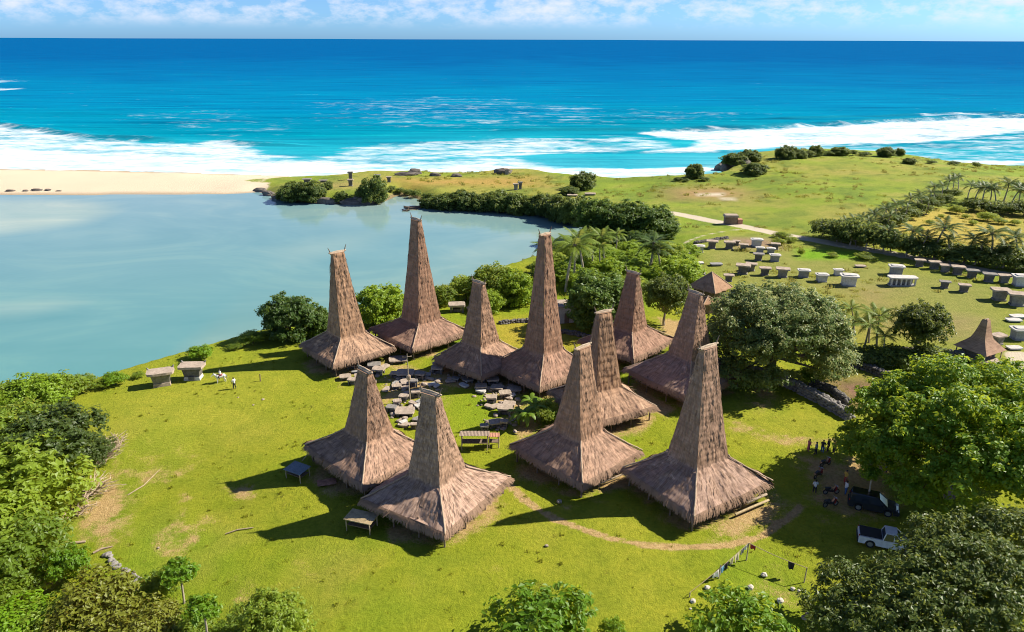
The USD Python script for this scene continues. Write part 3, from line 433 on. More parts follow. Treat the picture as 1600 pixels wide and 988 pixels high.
def tower_house(spec):
    (name, label, c, th, a, b, k, zb, Ht, ridge, off, lean, tm, seed) = spec
    r = np.random.RandomState(seed); g = gz(*c); rz = math.radians(th)
    ta_, tb_ = np.array([math.cos(rz), math.sin(rz)]), np.array([-math.sin(rz), math.cos(rz)])
    t = thing('tower_house', label, 'house', (c[0], c[1], g), rz, 'thatched tower houses of the village')
    pr = profile(a, b, zb, k, Ht, ridge, 0.0); zb -= 0.45; nv = len(pr); nu = 68
    # local x runs along F->R (size b), local y along F->L (size a); shift of the axis is a world x offset turned to local
    def shift(h):
        q = np.clip((h-1.9)/(zb-1.9), 0, 1)*off+np.clip((h-zb)/(Ht-zb), 0, 1)*(lean-off)
        return np.stack([q*math.cos(rz), -q*math.sin(rz)], -1)
    sl = np.cumsum([0]+[math.hypot(pr[i+1][0]-pr[i][0], max(pr[i+1][1]-pr[i][1], pr[i+1][2]-pr[i][2], key=abs)) for i in range(nv-1)]); course = 0.66+0.25*r.rand()
    allV, allF, allUV = [], [], []; strips = []
    grids = []
    for side in range(4):
        V = np.zeros((nv, nu, 3)); U = np.zeros((nv, nu, 2))
        for i, (h, ha, hb, o, s_) in enumerate(pr):
            cor = [(-hb, -ha), (hb, -ha), (hb, ha), (-hb, ha)]
            p0, p1 = np.array(cor[side]), np.array(cor[(side+1) % 4]); u = np.linspace(0, 1, nu)[:, None]
            xy = p0*(1-u)+p1*u+shift(np.array(h))
            V[i, :, :2] = xy; V[i, :, 2] = h
            half = np.linalg.norm(p1-p0)/2
            U[i, :, 0] = (np.linspace(-1, 1, nu)*half+side*11.0)*0.45+seed*3.7; U[i, :, 1] = sl[i]*0.45
        grids.append(V.copy())
        nx, ny = [(0, -1), (1, 0), (0, 1), (-1, 0)][side]
        uu = np.linspace(0, 1, nu)[None, :]; S = sl[:, None]+0*uu
        q = V.reshape(-1, 3)
        lump = (meshkit.fbm(q*0.9+seed*13, 3, seed)-0.5).reshape(nv, nu)*0.32
        fine = (meshkit.noise(np.stack([U[..., 0].ravel()*9, U[..., 1].ravel()*2.2, 0*q[:, 0]], -1), seed+5)-0.5).reshape(nv, nu)*0.11
        wob = (meshkit.noise(np.stack([U[..., 0].ravel()*3.2, np.floor(S.ravel()/course)*3.7+side, 0*q[:, 0]], -1), seed+9)).reshape(nv, nu)*0.42
        step = 1-np.mod(S/course+wob, 1.0)
        tower = np.clip((V[..., 2]-zb)/0.8, 0, 1)
        out = (lump*(1-0.45*tower)+fine+step*(0.04+0.085*tower))*np.clip(np.minimum(uu, 1-uu)*9, 0.25, 1)
        V[..., 0] += nx*out; V[..., 1] += ny*out; V[..., 2] += out*0.35*(1-tower)
        # ragged, sagging eave
        low = np.clip(1-(S-0.4)/3.0, 0, 1); wv_ = meshkit.fbm(np.stack([U[..., 0].ravel()*0.9+side*7, 0*q[:, 0], 0*q[:, 0]], -1), 2, seed+31).reshape(nv, nu)-0.5
        V[..., 2] += low*(wv_*0.55-0.10*np.sin(uu*PI)); V[..., 0] += nx*low*wv_*0.6; V[..., 1] += ny*low*wv_*0.6
        V[0, :, 2] += 0.12; V[0, :, 2] -= 0.42*meshkit.noise(np.stack([U[0, :, 0]*6, U[0, :, 0]*0, U[0, :, 0]*0], -1), seed+2)
        # corners pull out a little and droop, as laid thatch does
        cr = np.clip(1-np.minimum(uu, 1-uu)*14, 0, 1)*(1-tower)*0.14
        V[..., 2] -= cr*0.4
        T = np.arange(nv*nu).reshape(nv, nu); f = np.stack([T[:-1, :-1], T[:-1, 1:], T[1:, 1:], T[1:, :-1]], -1).reshape(-1, 4)
        base = sum(len(x) for x in allV); allV.append(V.reshape(-1, 3)); allF.append(f+base); allUV.append(U.reshape(-1, 2))
        # straw blades over this side
        n1 = 650; ii = np.clip((r.rand(n1)**1.25*(nv-3)).astype(int)+1, 1, nv-2); jj = r.randint(1, nu-1, n1)
        dvec = V[ii-1, jj]-V[ii+1, jj]; dvec /= np.linalg.norm(dvec, axis=1, keepdims=True)+1e-9
        tv = V[ii, np.minimum(jj+1, nu-1)]-V[ii, np.maximum(jj-1, 0)]; nn = np.cross(tv, -dvec); nn /= np.linalg.norm(nn, axis=1, keepdims=True)+1e-9
        strips.append(clump_strips(V[ii, jj]+nn*0.02, dvec+nn*0.08*r.rand(n1, 1), nn, 0.4+0.7*r.rand(n1), np.full(n1, 0.045), r, 0.03))
        n2 = 650; jj = r.randint(0, nu-1, n2); w2 = r.rand(n2, 1); P = V[2, jj]*(1-w2)+V[2, jj+1]*w2
        dv = grids[-1][1, jj]-grids[-1][3, jj]; dv /= np.linalg.norm(dv, axis=1, keepdims=True); dv = dv*0.85+np.array([0, 0, -0.42]); dv /= np.linalg.norm(dv, axis=1, keepdims=True)
        nn = np.tile(np.array([nx*0.7, ny*0.7, 0.7]), (n2, 1)); strips.append(clump_strips(P+nn*(0.02+0.08*r.rand(n2, 1)), dv, nn, 0.3+0.65*r.rand(n2), np.full(n2, 0.08), r, 0.04))
    # soffit and top cap
    h, ha, hb, o, _ = pr[0]; lo = np.array([(-hb*0.97, -ha*0.97, h+0.25), (hb*0.97, -ha*0.97, h+0.25), (hb*0.97, ha*0.97, h+0.25), (-hb*0.97, ha*0.97, h+0.25), (0, 0, h+1.2)])
    base = sum(len(x) for x in allV); allV.append(lo); allUV.append(lo[:, :2]*0.3); allF.append(np.array([[0, 1, 4, 4], [1, 2, 4, 4], [2, 3, 4, 4], [3, 0, 4, 4]])[:, ::-1]+base)
    h, ha, hb, o, _ = pr[-1]; s2 = shift(np.array(h)); ha += 0.08; hb += 0.08
    tp = np.array([(-hb, -ha, h), (hb, -ha, h), (hb, ha, h), (-hb, ha, h)]); tp[:, :2] += s2
    base = sum(len(x) for x in allV); allV.append(tp); allUV.append(tp[:, :2]); allF.append(np.array([[0, 1, 2, 3]])+base)
    V = np.vstack(allV); F = np.vstack(allF); pm = part(t, 'thatch_roof', (V, F), M[tm], True, np.vstack(allUV)); wz = np.clip((zb+0.5-V[:, 2])/1.2, 0, 1)*np.clip(0.35+1.3*meshkit.fbm(V*0.35+seed*5, 3, seed), 0, 1)
    UsdGeom.PrimvarsAPI(pm).CreatePrimvar('weather', Sdf.ValueTypeNames.FloatArray, 'vertex').Set(Vt.FloatArray.FromNumpy(wz.astype(np.float32)))
    SV, SF, o_ = [], [], 0
    for v_, f_ in strips: SV.append(v_); SF.append(f_+o_); o_ += len(v_)
    part(t, 'loose_straw', (np.vstack(SV), np.vstack(SF)), M['straw'], kind='stuff')
    # pale straw rolls along the four hips
    for sx, sy in ((-1, -1), (1, -1), (1, 1), (-1, 1)):
        pts = []
        for (h, ha, hb, o, s_) in pr[1:28:2]:
            p = np.array([sx*hb, sy*ha, h+0.05]); p[:2] += shift(np.array(h)); p += np.array([sx, sy, 0])*0.02+(r.rand(3)-0.5)*0.05; pts.append(p)
        part(t, 'hip_roll', tube(pts, 0.06+0.04*r.rand(len(pts)), 6), M['straw_pale'], True)
    # ridge: a beam with horned ends, wedges of straw on top
    h, ha, hb, o, _ = pr[-1]; s2 = shift(np.array(h)); long_ = max(ha, hb)+0.5; ax = np.array([0, 1.0, 0]) if ridge == 'L' else np.array([1.0, 0, 0]); o3 = np.array([s2[0], s2[1], h])
    part(t, 'ridge_beam', tube([o3-ax*long_+(0, 0, 0.1), o3+(0, 0, 0.2), o3+ax*long_+(0, 0, 0.12)], 0.11, 7), M['wood_pale'], True)
    for sg in (-1, 1):
        e = o3+ax*long_*sg*0.82; part(t, 'ridge_horn', tube([e+(0, 0, 0.05), e+ax*sg*0.12+(0, 0, 0.45), e+ax*sg*0.34+(0, 0, 0.8+0.2*r.rand())], [0.09, 0.07, 0.03], 6), M['wood'], True)
    part(t, 'ridge_cap', cat_([tube([o3-ax*long_*0.8+(0.13*s_, 0.13*s_, 0.02), o3+ax*long_*0.8+(0.13*s_, 0.13*s_, 0.04)], 0.14, 6) for s_ in (-1, 1)]), M['straw_pale'], True)
    # below the eaves: posts, floor, walls, rails
    for sx in (-1, -0.34, 0.34, 1):
        for sy in (-1, -0.34, 0.34, 1):
            if max(abs(sx), abs(sy)) < 1: continue
            x, y = sx*(b/2-0.6), sy*(a/2-0.6)
            part(t, 'post', tube([(x, y, -0.4), (x+0.03, y, 1.0), (x, y+0.02, 2.3)], [0.11, 0.09, 0.08], 6), M['wood'], True)
    part(t, 'floor', box(b-2.0, a-2.0, 0.14, (0, 0, 0.95)), M['bamboo_wall'])
    for y in (-a/2+1.0, 0, a/2-1.0): part(t, 'floor_beam', tube([(-b/2+0.6, y, 0.8), (b/2-0.6, y, 0.8)], 0.1, 6), M['wood'], True)
    for sx, sy, wx, wy in ((0, -1, b-3.2, 0.08), (0, 1, b-3.2, 0.08), (1, 0, 0.08, a-3.36), (-1, 0, 0.08, a-3.36)):
        part(t, 'wall', box(wx, wy, 1.75, (sx*(b/2-1.6), sy*(a/2-1.6), 1.9)), M['bamboo_wall'])
    for sx, sy in ((0, -1), (1, 0), (-1, 0)):
        hh, ix, iy = 0.66, b/2-1.0, a/2-1.0
        p0 = np.array([-ix if sy else sx*ix, -iy if sx else sy*iy, hh]); p1 = np.array([ix if sy else sx*ix, iy if sx else sy*iy, hh])
        part(t, 'rail', tube([p0, (p0+p1)/2+(0, 0, 0.04), p1], 0.06, 5), M['wood'], True)
    for i in range(6):
        q = 0.12*i; part(t, 'veranda_slat', box(b-2.4, 0.10, 0.05, (0, -a/2+0.75+q, 1.06)), M['wood_pale'])
    return t
HOUSES = [
 ('A', 'broad tower house beside the lagoon bank, farthest left, pale straw at its tower top', (-24.57, 101.43), 41, 10.1, 10.1, 0.41, 4.8, 16.5, 'R', 0, -0.37, 'thatch_new', 1),
 ('B', 'tall slender tower house against the lagoon, second from the left in the back row', (-14.6, 107.8), 43, 11.4, 11, 0.40, 4.5, 19.75, 'L', 0.4, 0.25, 'thatch_old', 2),
 ('C', 'small short tower house standing between the two tallest towers', (-4.39, 97.57), 48, 9.6, 9.8, 0.40, 4.9, 13.3, 'L', -0.1, -0.26, 'thatch', 3),
 ('D', 'tallest tower house, its straight tower rising in front of the palms', (3.9, 94.5), 42, 10.4, 10, 0.38, 5.2, 20.95, 'S', 0.5, 0.4, 'thatch_old', 4),
 ('E', 'tower house farthest from the camera, in front of the leaning dark tree', (17.5, 103.6), 46, 10.2, 11.0, 0.36, 4.6, 12.7, 'L', 0.3, 0.3, 'thatch_old', 5),
 ('F', 'fresh brown tower house squeezed behind the middle front house', (11.5, 84.2), 27, 10, 9.8, 0.38, 4.7, 13.9, 'R', -0.2, -0.3, 'thatch_new', 6),
 ('G', 'dark shaded tower house under the great silvery tree', (23.6, 91.9), 38, 11.3, 12, 0.36, 5.2, 13.5, 'L', 0.6, 0.6, 'thatch_grey', 7),
 ('H', 'tower house with layered roof in the middle of the front row', (7.2, 72.2), 43, 11, 10.0, 0.385, 4.9, 14.4, 'R', 0.2, 0.35, 'thatch', 8),
 ('I', 'nearest right tower house beside the curving dirt path', (19.5, 66.7), 33, 10.4, 11.5, 0.40, 5.0, 16.7, 'R', -0.1, -0.2, 'thatch_grey', 9),
 ('J', 'low dark tower house behind the nearest left house, goods stacked at its side', (-15.94, 72.17), 45, 11.5, 9.8, 0.375, 4.8, 11.75, 'L', 0.1, 0.11, 'thatch', 10),
 ('K', 'nearest left tower house with the bamboo table beside it', (-7.6, 64.73), 58, 10.6, 11.5, 0.385, 4.6, 13.0, 'L', 0, -0.35, 'thatch_pale', 11)]
for h_ in HOUSES: tower_house(h_)
# ------------------------------------------------------------------ leaves, trees, palms
def leafy(name, cols, trans=0.28, tcol=None, gloss=0.35, rough=0.5):
    tcol = tcol or tuple(min(1, c*1.25) for c in cols[-1])
    return mat(name, {'g': ('geometry', {}), 'o': ('object_info', {}), 'a': ('math', {'math_type': 'multiply_add', 'value2': 0.75}), 'q': ('math', {'math_type': 'multiply', 'value2': 0.25}),
        'r': ('rgb_ramp', {'ramp': list(zip(np.linspace(0, 1, len(cols)), cols))}), 'pr': ('principled_bsdf', {'roughness': rough, 'specular_ior_level': gloss}),
        't': ('translucent_bsdf', {'color': tcol}), 'p': ('mix_closure', {'fac': trans})},
        [('g.random_per_island', 'a.value1'), ('o.random', 'q.value1'), ('q.value', 'a.value3'), ('a.value', 'r.fac'), ('r.color', 'pr.base_color'), ('pr.BSDF', 'p.closure1'), ('t.BSDF', 'p.closure2')], 'p.closure')
M['l_dark'] = leafy('dark_leaf_look', [(0.04, 0.085, 0.013), (0.13, 0.215, 0.025), (0.30, 0.38, 0.05)], 0.25)
M['l_bright'] = leafy('bright_leaf_look', [(0.05, 0.13, 0.004), (0.23, 0.38, 0.012), (0.50, 0.58, 0.04)], 0.3)
M['l_mid'] = leafy('mid_leaf_look', [(0.08, 0.14, 0.012), (0.28, 0.38, 0.032), (0.54, 0.57, 0.08)], 0.38)
M['l_olive'] = leafy('olive_leaf_look', [(0.035, 0.06, 0.010), (0.15, 0.22, 0.024), (0.40, 0.45, 0.08)], 0.22)
M['l_silver'] = leafy('silvery_leaf_look', [(0.04, 0.085, 0.018), (0.19, 0.265, 0.055), (0.62, 0.64, 0.27)], 0.25, gloss=0.3, rough=0.45)
M['l_yellow'] = leafy('yellow_leaf_look', [(0.10, 0.13, 0.012), (0.26, 0.25, 0.022), (0.50, 0.38, 0.06)], 0.25)
M['l_lime'] = leafy('lime_leaf_look', [(0.17, 0.271, 0.018), (0.29, 0.403, 0.025), (0.44, 0.507, 0.037)], 0.34)
M['l_coast'] = leafy('coast_leaf_look', [(0.05, 0.09, 0.02), (0.17, 0.235, 0.04), (0.36, 0.40, 0.08)], 0.3)
M['l_frond'] = leafy('frond_look', [(0.10, 0.155, 0.02), (0.19, 0.25, 0.03), (0.34, 0.35, 0.07)], 0.25, gloss=0.15)
M['l_frond_dark'] = leafy('dark_frond_look', [(0.05, 0.09, 0.018), (0.10, 0.15, 0.03), (0.24, 0.26, 0.08)], 0.2, gloss=0.15)
M['l_banana'] = leafy('banana_leaf_look', [(0.10, 0.17, 0.012), (0.15, 0.24, 0.018), (0.22, 0.30, 0.03)], 0.25)
def leaves(P, N, L, Wd, r):
    """folded leaves of four corners: centre P, facing N"""
    n = len(P); rnd = r.normal(size=(n, 3)); A = np.cross(N, rnd); A /= np.linalg.norm(A, axis=1, keepdims=True)+1e-9; B = np.cross(N, A)
    L, Wd = L[:, None], Wd[:, None]
    V = np.stack([P-A*L/2, P-B*Wd/2+N*Wd*0.16, P+A*L/2-N*L*0.12, P+B*Wd/2+N*Wd*0.16], 1).reshape(-1, 3); b = np.arange(n)[:, None]*4
    return V, np.concatenate([b+np.array([[0, 1, 2]]), b+np.array([[0, 2, 3]])])
def crown(seed, lobes, per_m2, leaf, clump=0.55, spread=0.7, upbias=0.65, inner=0.25):
    """clumps of leaves over the shells of the lobes (cx, cy, cz, rx, ry, rz)"""
    r = np.random.RandomState(seed); PP, NN = [], []
    for (cx, cy, cz, rx, ry, rz) in lobes:
        area = 4*PI*((rx*ry)**1.6/3+(rx*rz)**1.6/3+(ry*rz)**1.6/3)**(1/1.6); nc = max(6, int(area*1.1/(clump*clump*4)))
        d = r.normal(size=(nc, 3)); d /= np.linalg.norm(d, axis=1, keepdims=True); d[:, 2] = np.where(d[:, 2] < -0.45, -d[:, 2]*0.5, d[:, 2])
        rad = 0.82+0.26*r.rand(nc, 1); hole = meshkit.noise(d*2.6+seed+cx, seed) > 0.24
        C = d*rad*np.array([rx, ry, rz])+np.array([cx, cy, cz]); C = C[hole]; d = d[hole]
        k = max(3, int(per_m2*clump*clump*4)); q = r.normal(size=(len(C), k, 3)); q /= np.linalg.norm(q, axis=2, keepdims=True); q *= clump*(r.rand(len(C), k, 1)**0.45)*(0.7+0.6*r.rand(len(C), 1, 1)); q[..., 2] *= 0.62
        PP.append((C[:, None]+q).reshape(-1, 3)); nn = d[:, None]*0.5+q/clump*spread+np.array([0, 0, upbias])+r.normal(size=q.shape)*0.35; NN.append(nn.reshape(-1, 3))
        ni = int(nc*k*inner); d2 = r.normal(size=(ni, 3)); d2 /= np.linalg.norm(d2, axis=1, keepdims=True); PP.append(d2*(0.4+0.45*r.rand(ni, 1))*np.array([rx, ry, rz])+np.array([cx, cy, cz])); NN.append(d2+np.array([0, 0, 0.5]))
    P, N = np.vstack(PP), np.vstack(NN); N /= np.linalg.norm(N, axis=1, keepdims=True)+1e-9
    n = len(P); L = leaf*(0.65+0.7*r.rand(n)); return leaves(P, N, L, L*(0.5+0.25*r.rand(n)), r)
def lobed(seed, R, H, Z, n, low=0.0, size=(0.38, 0.58)):
    """lobes of a crown: half width R, half height H, centre height Z"""
    r = np.random.RandomState(seed); out = [(0, 0, Z, R*0.62, R*0.62, H*0.7)]
    for i in range(n):
        a = 2.399*i+r.rand()*0.7; e = low+(1-low)*((i+0.5)/n); el = math.asin(np.clip(-0.35+1.3*e, -0.9, 0.97)); q = size[0]+(size[1]-size[0])*r.rand(); k = 1-q*0.8
        out.append((R*k*math.cos(a)*math.cos(el), R*k*math.sin(a)*math.cos(el), Z+H*k*math.sin(el), R*q, R*q*(0.85+0.3*r.rand()), H*q*1.05))
    return out
def limbs(seed, lobes, h0, r0, base=(0, 0)):
    r = np.random.RandomState(seed+50); b0 = np.array([base[0], base[1], -0.5]); fork = np.array([base[0]*0.4+0.2*r.randn(), base[1]*0.4+0.2*r.randn(), h0])
    ms = [tube([b0, (b0+fork)/2+r.randn(3)*0.12, fork], [r0*1.35, r0*0.95, r0*0.8], 7)]
    for (cx, cy, cz, rx, ry, rz) in lobes[1:]:
        e = np.array([cx, cy, cz])*0.92; m = fork*0.5+e*0.5+np.array([0, 0, 0.2])+r.randn(3)*0.2; ms.append(tube([fork, m, e], [r0*0.5, r0*0.3, r0*0.08], 5))
    return cat_(ms)
protos = {}
def tree_parts(t, seed, R, H, Z, n, per, leaf, clump, lm, bm, r0, h0, low=0.0, base=(0, 0), skirt=0, **kw):
    lo = lobed(seed, R, H, Z, n, low); r = np.random.RandomState(seed+3)
    for i in range(skirt): a = 6.283*(i+0.6*r.rand())/skirt; lo.append((R*0.62*math.cos(a), R*0.62*math.sin(a), H*(0.3+0.25*r.rand()), R*(0.34+0.14*r.rand()), R*0.38, H*(0.34+0.15*r.rand())))
    lo = [(x, y, z, a*(0.8+0.45*r.rand()), b*(0.8+0.45*r.rand()), c*(0.8+0.5*r.rand())) for x, y, z, a, b, c in lo]; part(t, 'trunk', limbs(seed, lo, h0, r0, base), bm, True); part(t, 'crown', crown(seed, lo, per, leaf, clump, **kw), lm)
KINDS = {  # R, H, Z (half width, half height, centre height of the crown), lobes, leaves per m2, leaf size, clump, leaf and bark look, trunk
 'round_tree': dict(R=4, H=3.2, Z=3.7, n=12, skirt=6, per=15, leaf=0.42, clump=0.62, lm='l_dark', bm='bark', r0=0.26, h0=2.0),
 'green_tree': dict(R=4, H=3.1, Z=3.6, n=11, skirt=6, per=12, leaf=0.42, clump=0.6, lm='l_mid', bm='bark', r0=0.24, h0=1.9, inner=0.1),
 'lime_tree': dict(R=4, H=2.7, Z=2.9, n=11, skirt=7, per=14, leaf=0.42, clump=0.6, lm='l_lime', bm='bark', r0=0.2, h0=1.3, low=0.1),
 'coast_tree': dict(R=4.5, H=2.9, Z=2.7, n=11, skirt=8, per=12, leaf=0.55, clump=0.8, lm='l_coast', bm='bark', r0=0.25, h0=1.4),
 'shrub': dict(R=2, H=1.35, Z=1.25, n=9, per=24, leaf=0.26, clump=0.4, lm='l_mid', bm='bark', r0=0.07, h0=0.4),
 'bright_shrub': dict(R=2, H=1.4, Z=1.3, n=9, per=26, leaf=0.26, clump=0.38, lm='l_bright', bm='bark', r0=0.07, h0=0.4),
 'dark_shrub': dict(R=2, H=1.3, Z=1.2, n=8, per=20, leaf=0.3, clump=0.45, lm='l_coast', bm='bark', r0=0.07, h0=0.4),
 'yellow_shrub': dict(R=2, H=1.4, Z=1.3, n=10, per=24, leaf=0.24, clump=0.38, lm='l_yellow', bm='bark', r0=0.07, h0=0.4),
 'olive_tree': dict(R=4, H=3.0, Z=4.0, n=12, per=16, leaf=0.36, clump=0.55, lm='l_olive', bm='bark_pale', r0=0.22, h0=1.8, inner=0.15)}
GRP = {}
def tree(kind, px, py, R, h, label, cat='tree', group=None, rz=None, pos=None, seed=None):
    """a plant of a kind with crown radius R and total height h standing where the photograph shows its foot"""
    p = at(px, py) if pos is None else np.array([pos[0], pos[1], gz(*pos)]); k = KINDS[kind]; r = np.random.RandomState(int(px*7+py*13) % 9999 if seed is None else seed)
    v = (kind, r.randint(2)); sxy, sz = R/k['R'], h/(k['Z']+k['H']); rz = r.rand()*6.28 if rz is None else rz
    sc = (sxy, sxy, sz); name = 'shrub' if 'shrub' in kind else 'tree'
    if v in protos: return dup(protos[v], p, rz, label, group, sc)
    kw = {a: (M[b] if a in ('lm', 'bm') else b) for a, b in k.items()}
    t = thing(name, label, cat, p, rz, group, sc); tree_parts(t, 100+len(protos)*17, **kw); protos[v] = t; return t
def frond(L, r, droop, lw=0.55, n=15, half=0.02):
    """one palm frond along +x from the origin: a bent rib with leaflets hanging from it"""
    s = np.linspace(0, 1, n); rib = np.stack([L*(s-0.12*s**2), 0*s, L*(0.42*s-droop*s**2)], 1); V, F, o = [], [], 0
    tb = tube(rib[::3], np.linspace(0.045, 0.012, len(rib[::3])), 3, cap=False); V.append(tb.vertices); F.append(tb.faces); o = len(tb.vertices)
    T = np.gradient(rib, axis=0); T /= np.linalg.norm(T, axis=1, keepdims=True)
    for sd in (-1, 1):
        for i in range(2, n):
            w = L*lw*0.42*math.sin(PI*min(0.97, 0.16+0.8*s[i]))*(0.8+0.4*r.rand()); t = T[i]; b = np.array([0, sd, 0.0]); tip = rib[i]+b*w*0.8+t*w*0.62+np.array([0, 0, -w*(0.28+0.3*r.rand())]); hw = L*0.85/n
            mid = rib[i]*0.5+tip*0.5+np.array([0, 0, w*0.08])
            V.append(np.array([rib[i]-t*hw*0.55, rib[i]+t*hw*0.55, mid+t*hw*0.4, tip, mid-t*hw*0.4])); F.append(np.array([[0, 1, 2], [0, 2, 4], [4, 2, 3]])+o); o += 5
    return np.vstack(V), np.vstack(F)
def palm_parts(t, seed, h, L, nf, lm, lean=0.6):
    r = np.random.RandomState(seed); s = np.linspace(0, 1, 7); ax = np.stack([lean*s**1.8*h*0.12, 0.04*h*np.sin(s*3), -0.4+s*(h+0.4)], 1)
    part(t, 'trunk', tube(ax, np.linspace(0.2, 0.11, 7), 7), M['bark_pale'], True); top = ax[-1]
    for i in range(nf):
        a = 2.399*i+r.rand()*0.4; e = i/nf; V, F = frond(L*(0.8+0.3*r.rand()), r, 0.25+0.55*e+0.15*r.rand()); tilt = math.radians(58-82*e+8*r.randn())
        Ry = trimesh.transformations.rotation_matrix(-tilt*0.75, (0, 1, 0))[:3, :3]; Rz = trimesh.transformations.rotation_matrix(a, (0, 0, 1))[:3, :3]
        part(t, 'frond', (V @ Ry.T @ Rz.T+top, F), M[lm])
    part(t, 'crown_heart', rock(seed, 0.24, 0.24, 0.36, 1, 0.3, top), M['bark'], True)
def palm(px, py, h, label, group=None, dark=False, L=None, seed=0):
    p = at(px, py); r = np.random.RandomState(int(px*3+py)); v = ('palm', dark, r.randint(3)); s = h/9.0; sc = (((L/3.4) if L else s)*(1.4 if dark else 1.3),)*2+(s*(0.85 if dark else 0.95),)
    if v in protos: return dup(protos[v], p, r.rand()*6.28, label, group, sc)
    t = thing('palm_tree', label, 'palm tree', p, r.rand()*6.28, group, sc); palm_parts(t, 31+7*v[2]+dark, 7.6, 3.4, 17, 'l_frond_dark' if dark else 'l_frond', 0.4+0.5*v[2]); protos[v] = t; return t
def seen_over(c, r, x0, x1, y0, y1):
    q = c-CAM; a = q @ FW; x, y, k = PW/2+FPX*(q @ RT)/a, PH/2-FPX*(q @ UP)/a, FPX*r*1.1/a; return x+k > x0 and x-k < x1 and y+k > y0 and y-k < y1
ORD = 'first second third fourth fifth sixth seventh eighth ninth tenth eleventh twelfth thirteenth fourteenth fifteenth sixteenth seventeenth eighteenth nineteenth twentieth twenty-first twenty-second twenty-third twenty-fourth'.split()
# --- the three great trees
p = at(1482, 776); t = thing('great_tree', 'huge bright green spreading tree over the parked cars, right of the lawn', 'tree', p)
lo = lobed(3, 11.6, 6.6, 7.4, 34, 0.0, (0.18, 0.36)); lo = [(x+0.8, y, z+0.30*min(0, x+0.8), a_, b_, c_) for x, y, z, a_, b_, c_ in lo]; part(t, 'trunk', limbs(3, lo, 4.0, 0.55), M['bark'], True); part(t, 'crown', crown(3, lo, 15, 0.44, 0.72, upbias=0.8), M['l_bright'])
p = at(1485, 1030); t = thing('great_tree', 'dark olive tree filling the lower right corner with open twiggy crown', 'tree', p)
lo = [tuple(ray_ground(x, y, p[2]+h_)-p)+(q, q*0.95, q*0.72) for x, y, h_, q in [(1500, 900, 5.0, 4.6), (1288, 938, 2.6, 1.7), (1318, 908, 3.2, 2.0), (1356, 908, 3.6, 2.0), (1402, 892, 4.4, 2.1), (1434, 864, 5.2, 2.0), (1446, 826, 6.4, 1.5), (1470, 842, 6.4, 2.4), (1520, 838, 6.8, 2.6), (1572, 832, 7.0, 2.8), (1624, 842, 6.6, 3.0), (1335, 955, 3.0, 2.2), (1388, 930, 4.4, 2.5), (1440, 905, 5.6, 2.7), (1500, 890, 6.4, 2.8), (1560, 890, 6.6, 3.0), (1620, 900, 6.2, 3.0), (1300, 985, 2.2, 1.9), (1362, 985, 3.4, 2.4), (1420, 970, 4.6, 2.7), (1480, 955, 5.4, 2.7), (1540, 955, 5.6, 2.9), (1600, 965, 5.4, 3.0), (1410, 1020, 3.6, 2.6), (1480, 1020, 4.2, 2.6), (1560, 1025, 4.4, 2.8)  , (1660, 880, 5.0, 2.6)]]; part(t, 'trunk', limbs(8, lo, 2.6, 0.42), M['bark_pale'], True); part(t, 'crown', crown(8, lo, 17, 0.34, 0.6, inner=0.14), M['l_olive'])
p = at(1203, 590); t = thing('great_tree', 'great silvery leaved fig tree behind the shaded house and stone wall', 'tree', p)
lo = lobed(12, 9.6, 6.3, 7.0, 32, 0.0, (0.20, 0.36))+[(7.5, 1, 2.4, 2.8, 2.6, 2.2), (6.0, -4.5, 3.2, 2.4, 2.4, 2.0), (8.0, -2.0, 3.8, 2.6, 2.6, 2.4), (-3.0, -6.5, 2.6, 2.8, 2.4, 2.0), (-6.5, -4.5, 2.6, 2.8, 2.8, 2.2), (-8.0, 0, 3.0, 2.6, 2.8, 2.4)]; part(t, 'trunk', limbs(12, lo, 3.4, 0.7), M['bark'], True); part(t, 'crown', crown(12, lo, 15, 0.42, 0.7), M['l_silver'])
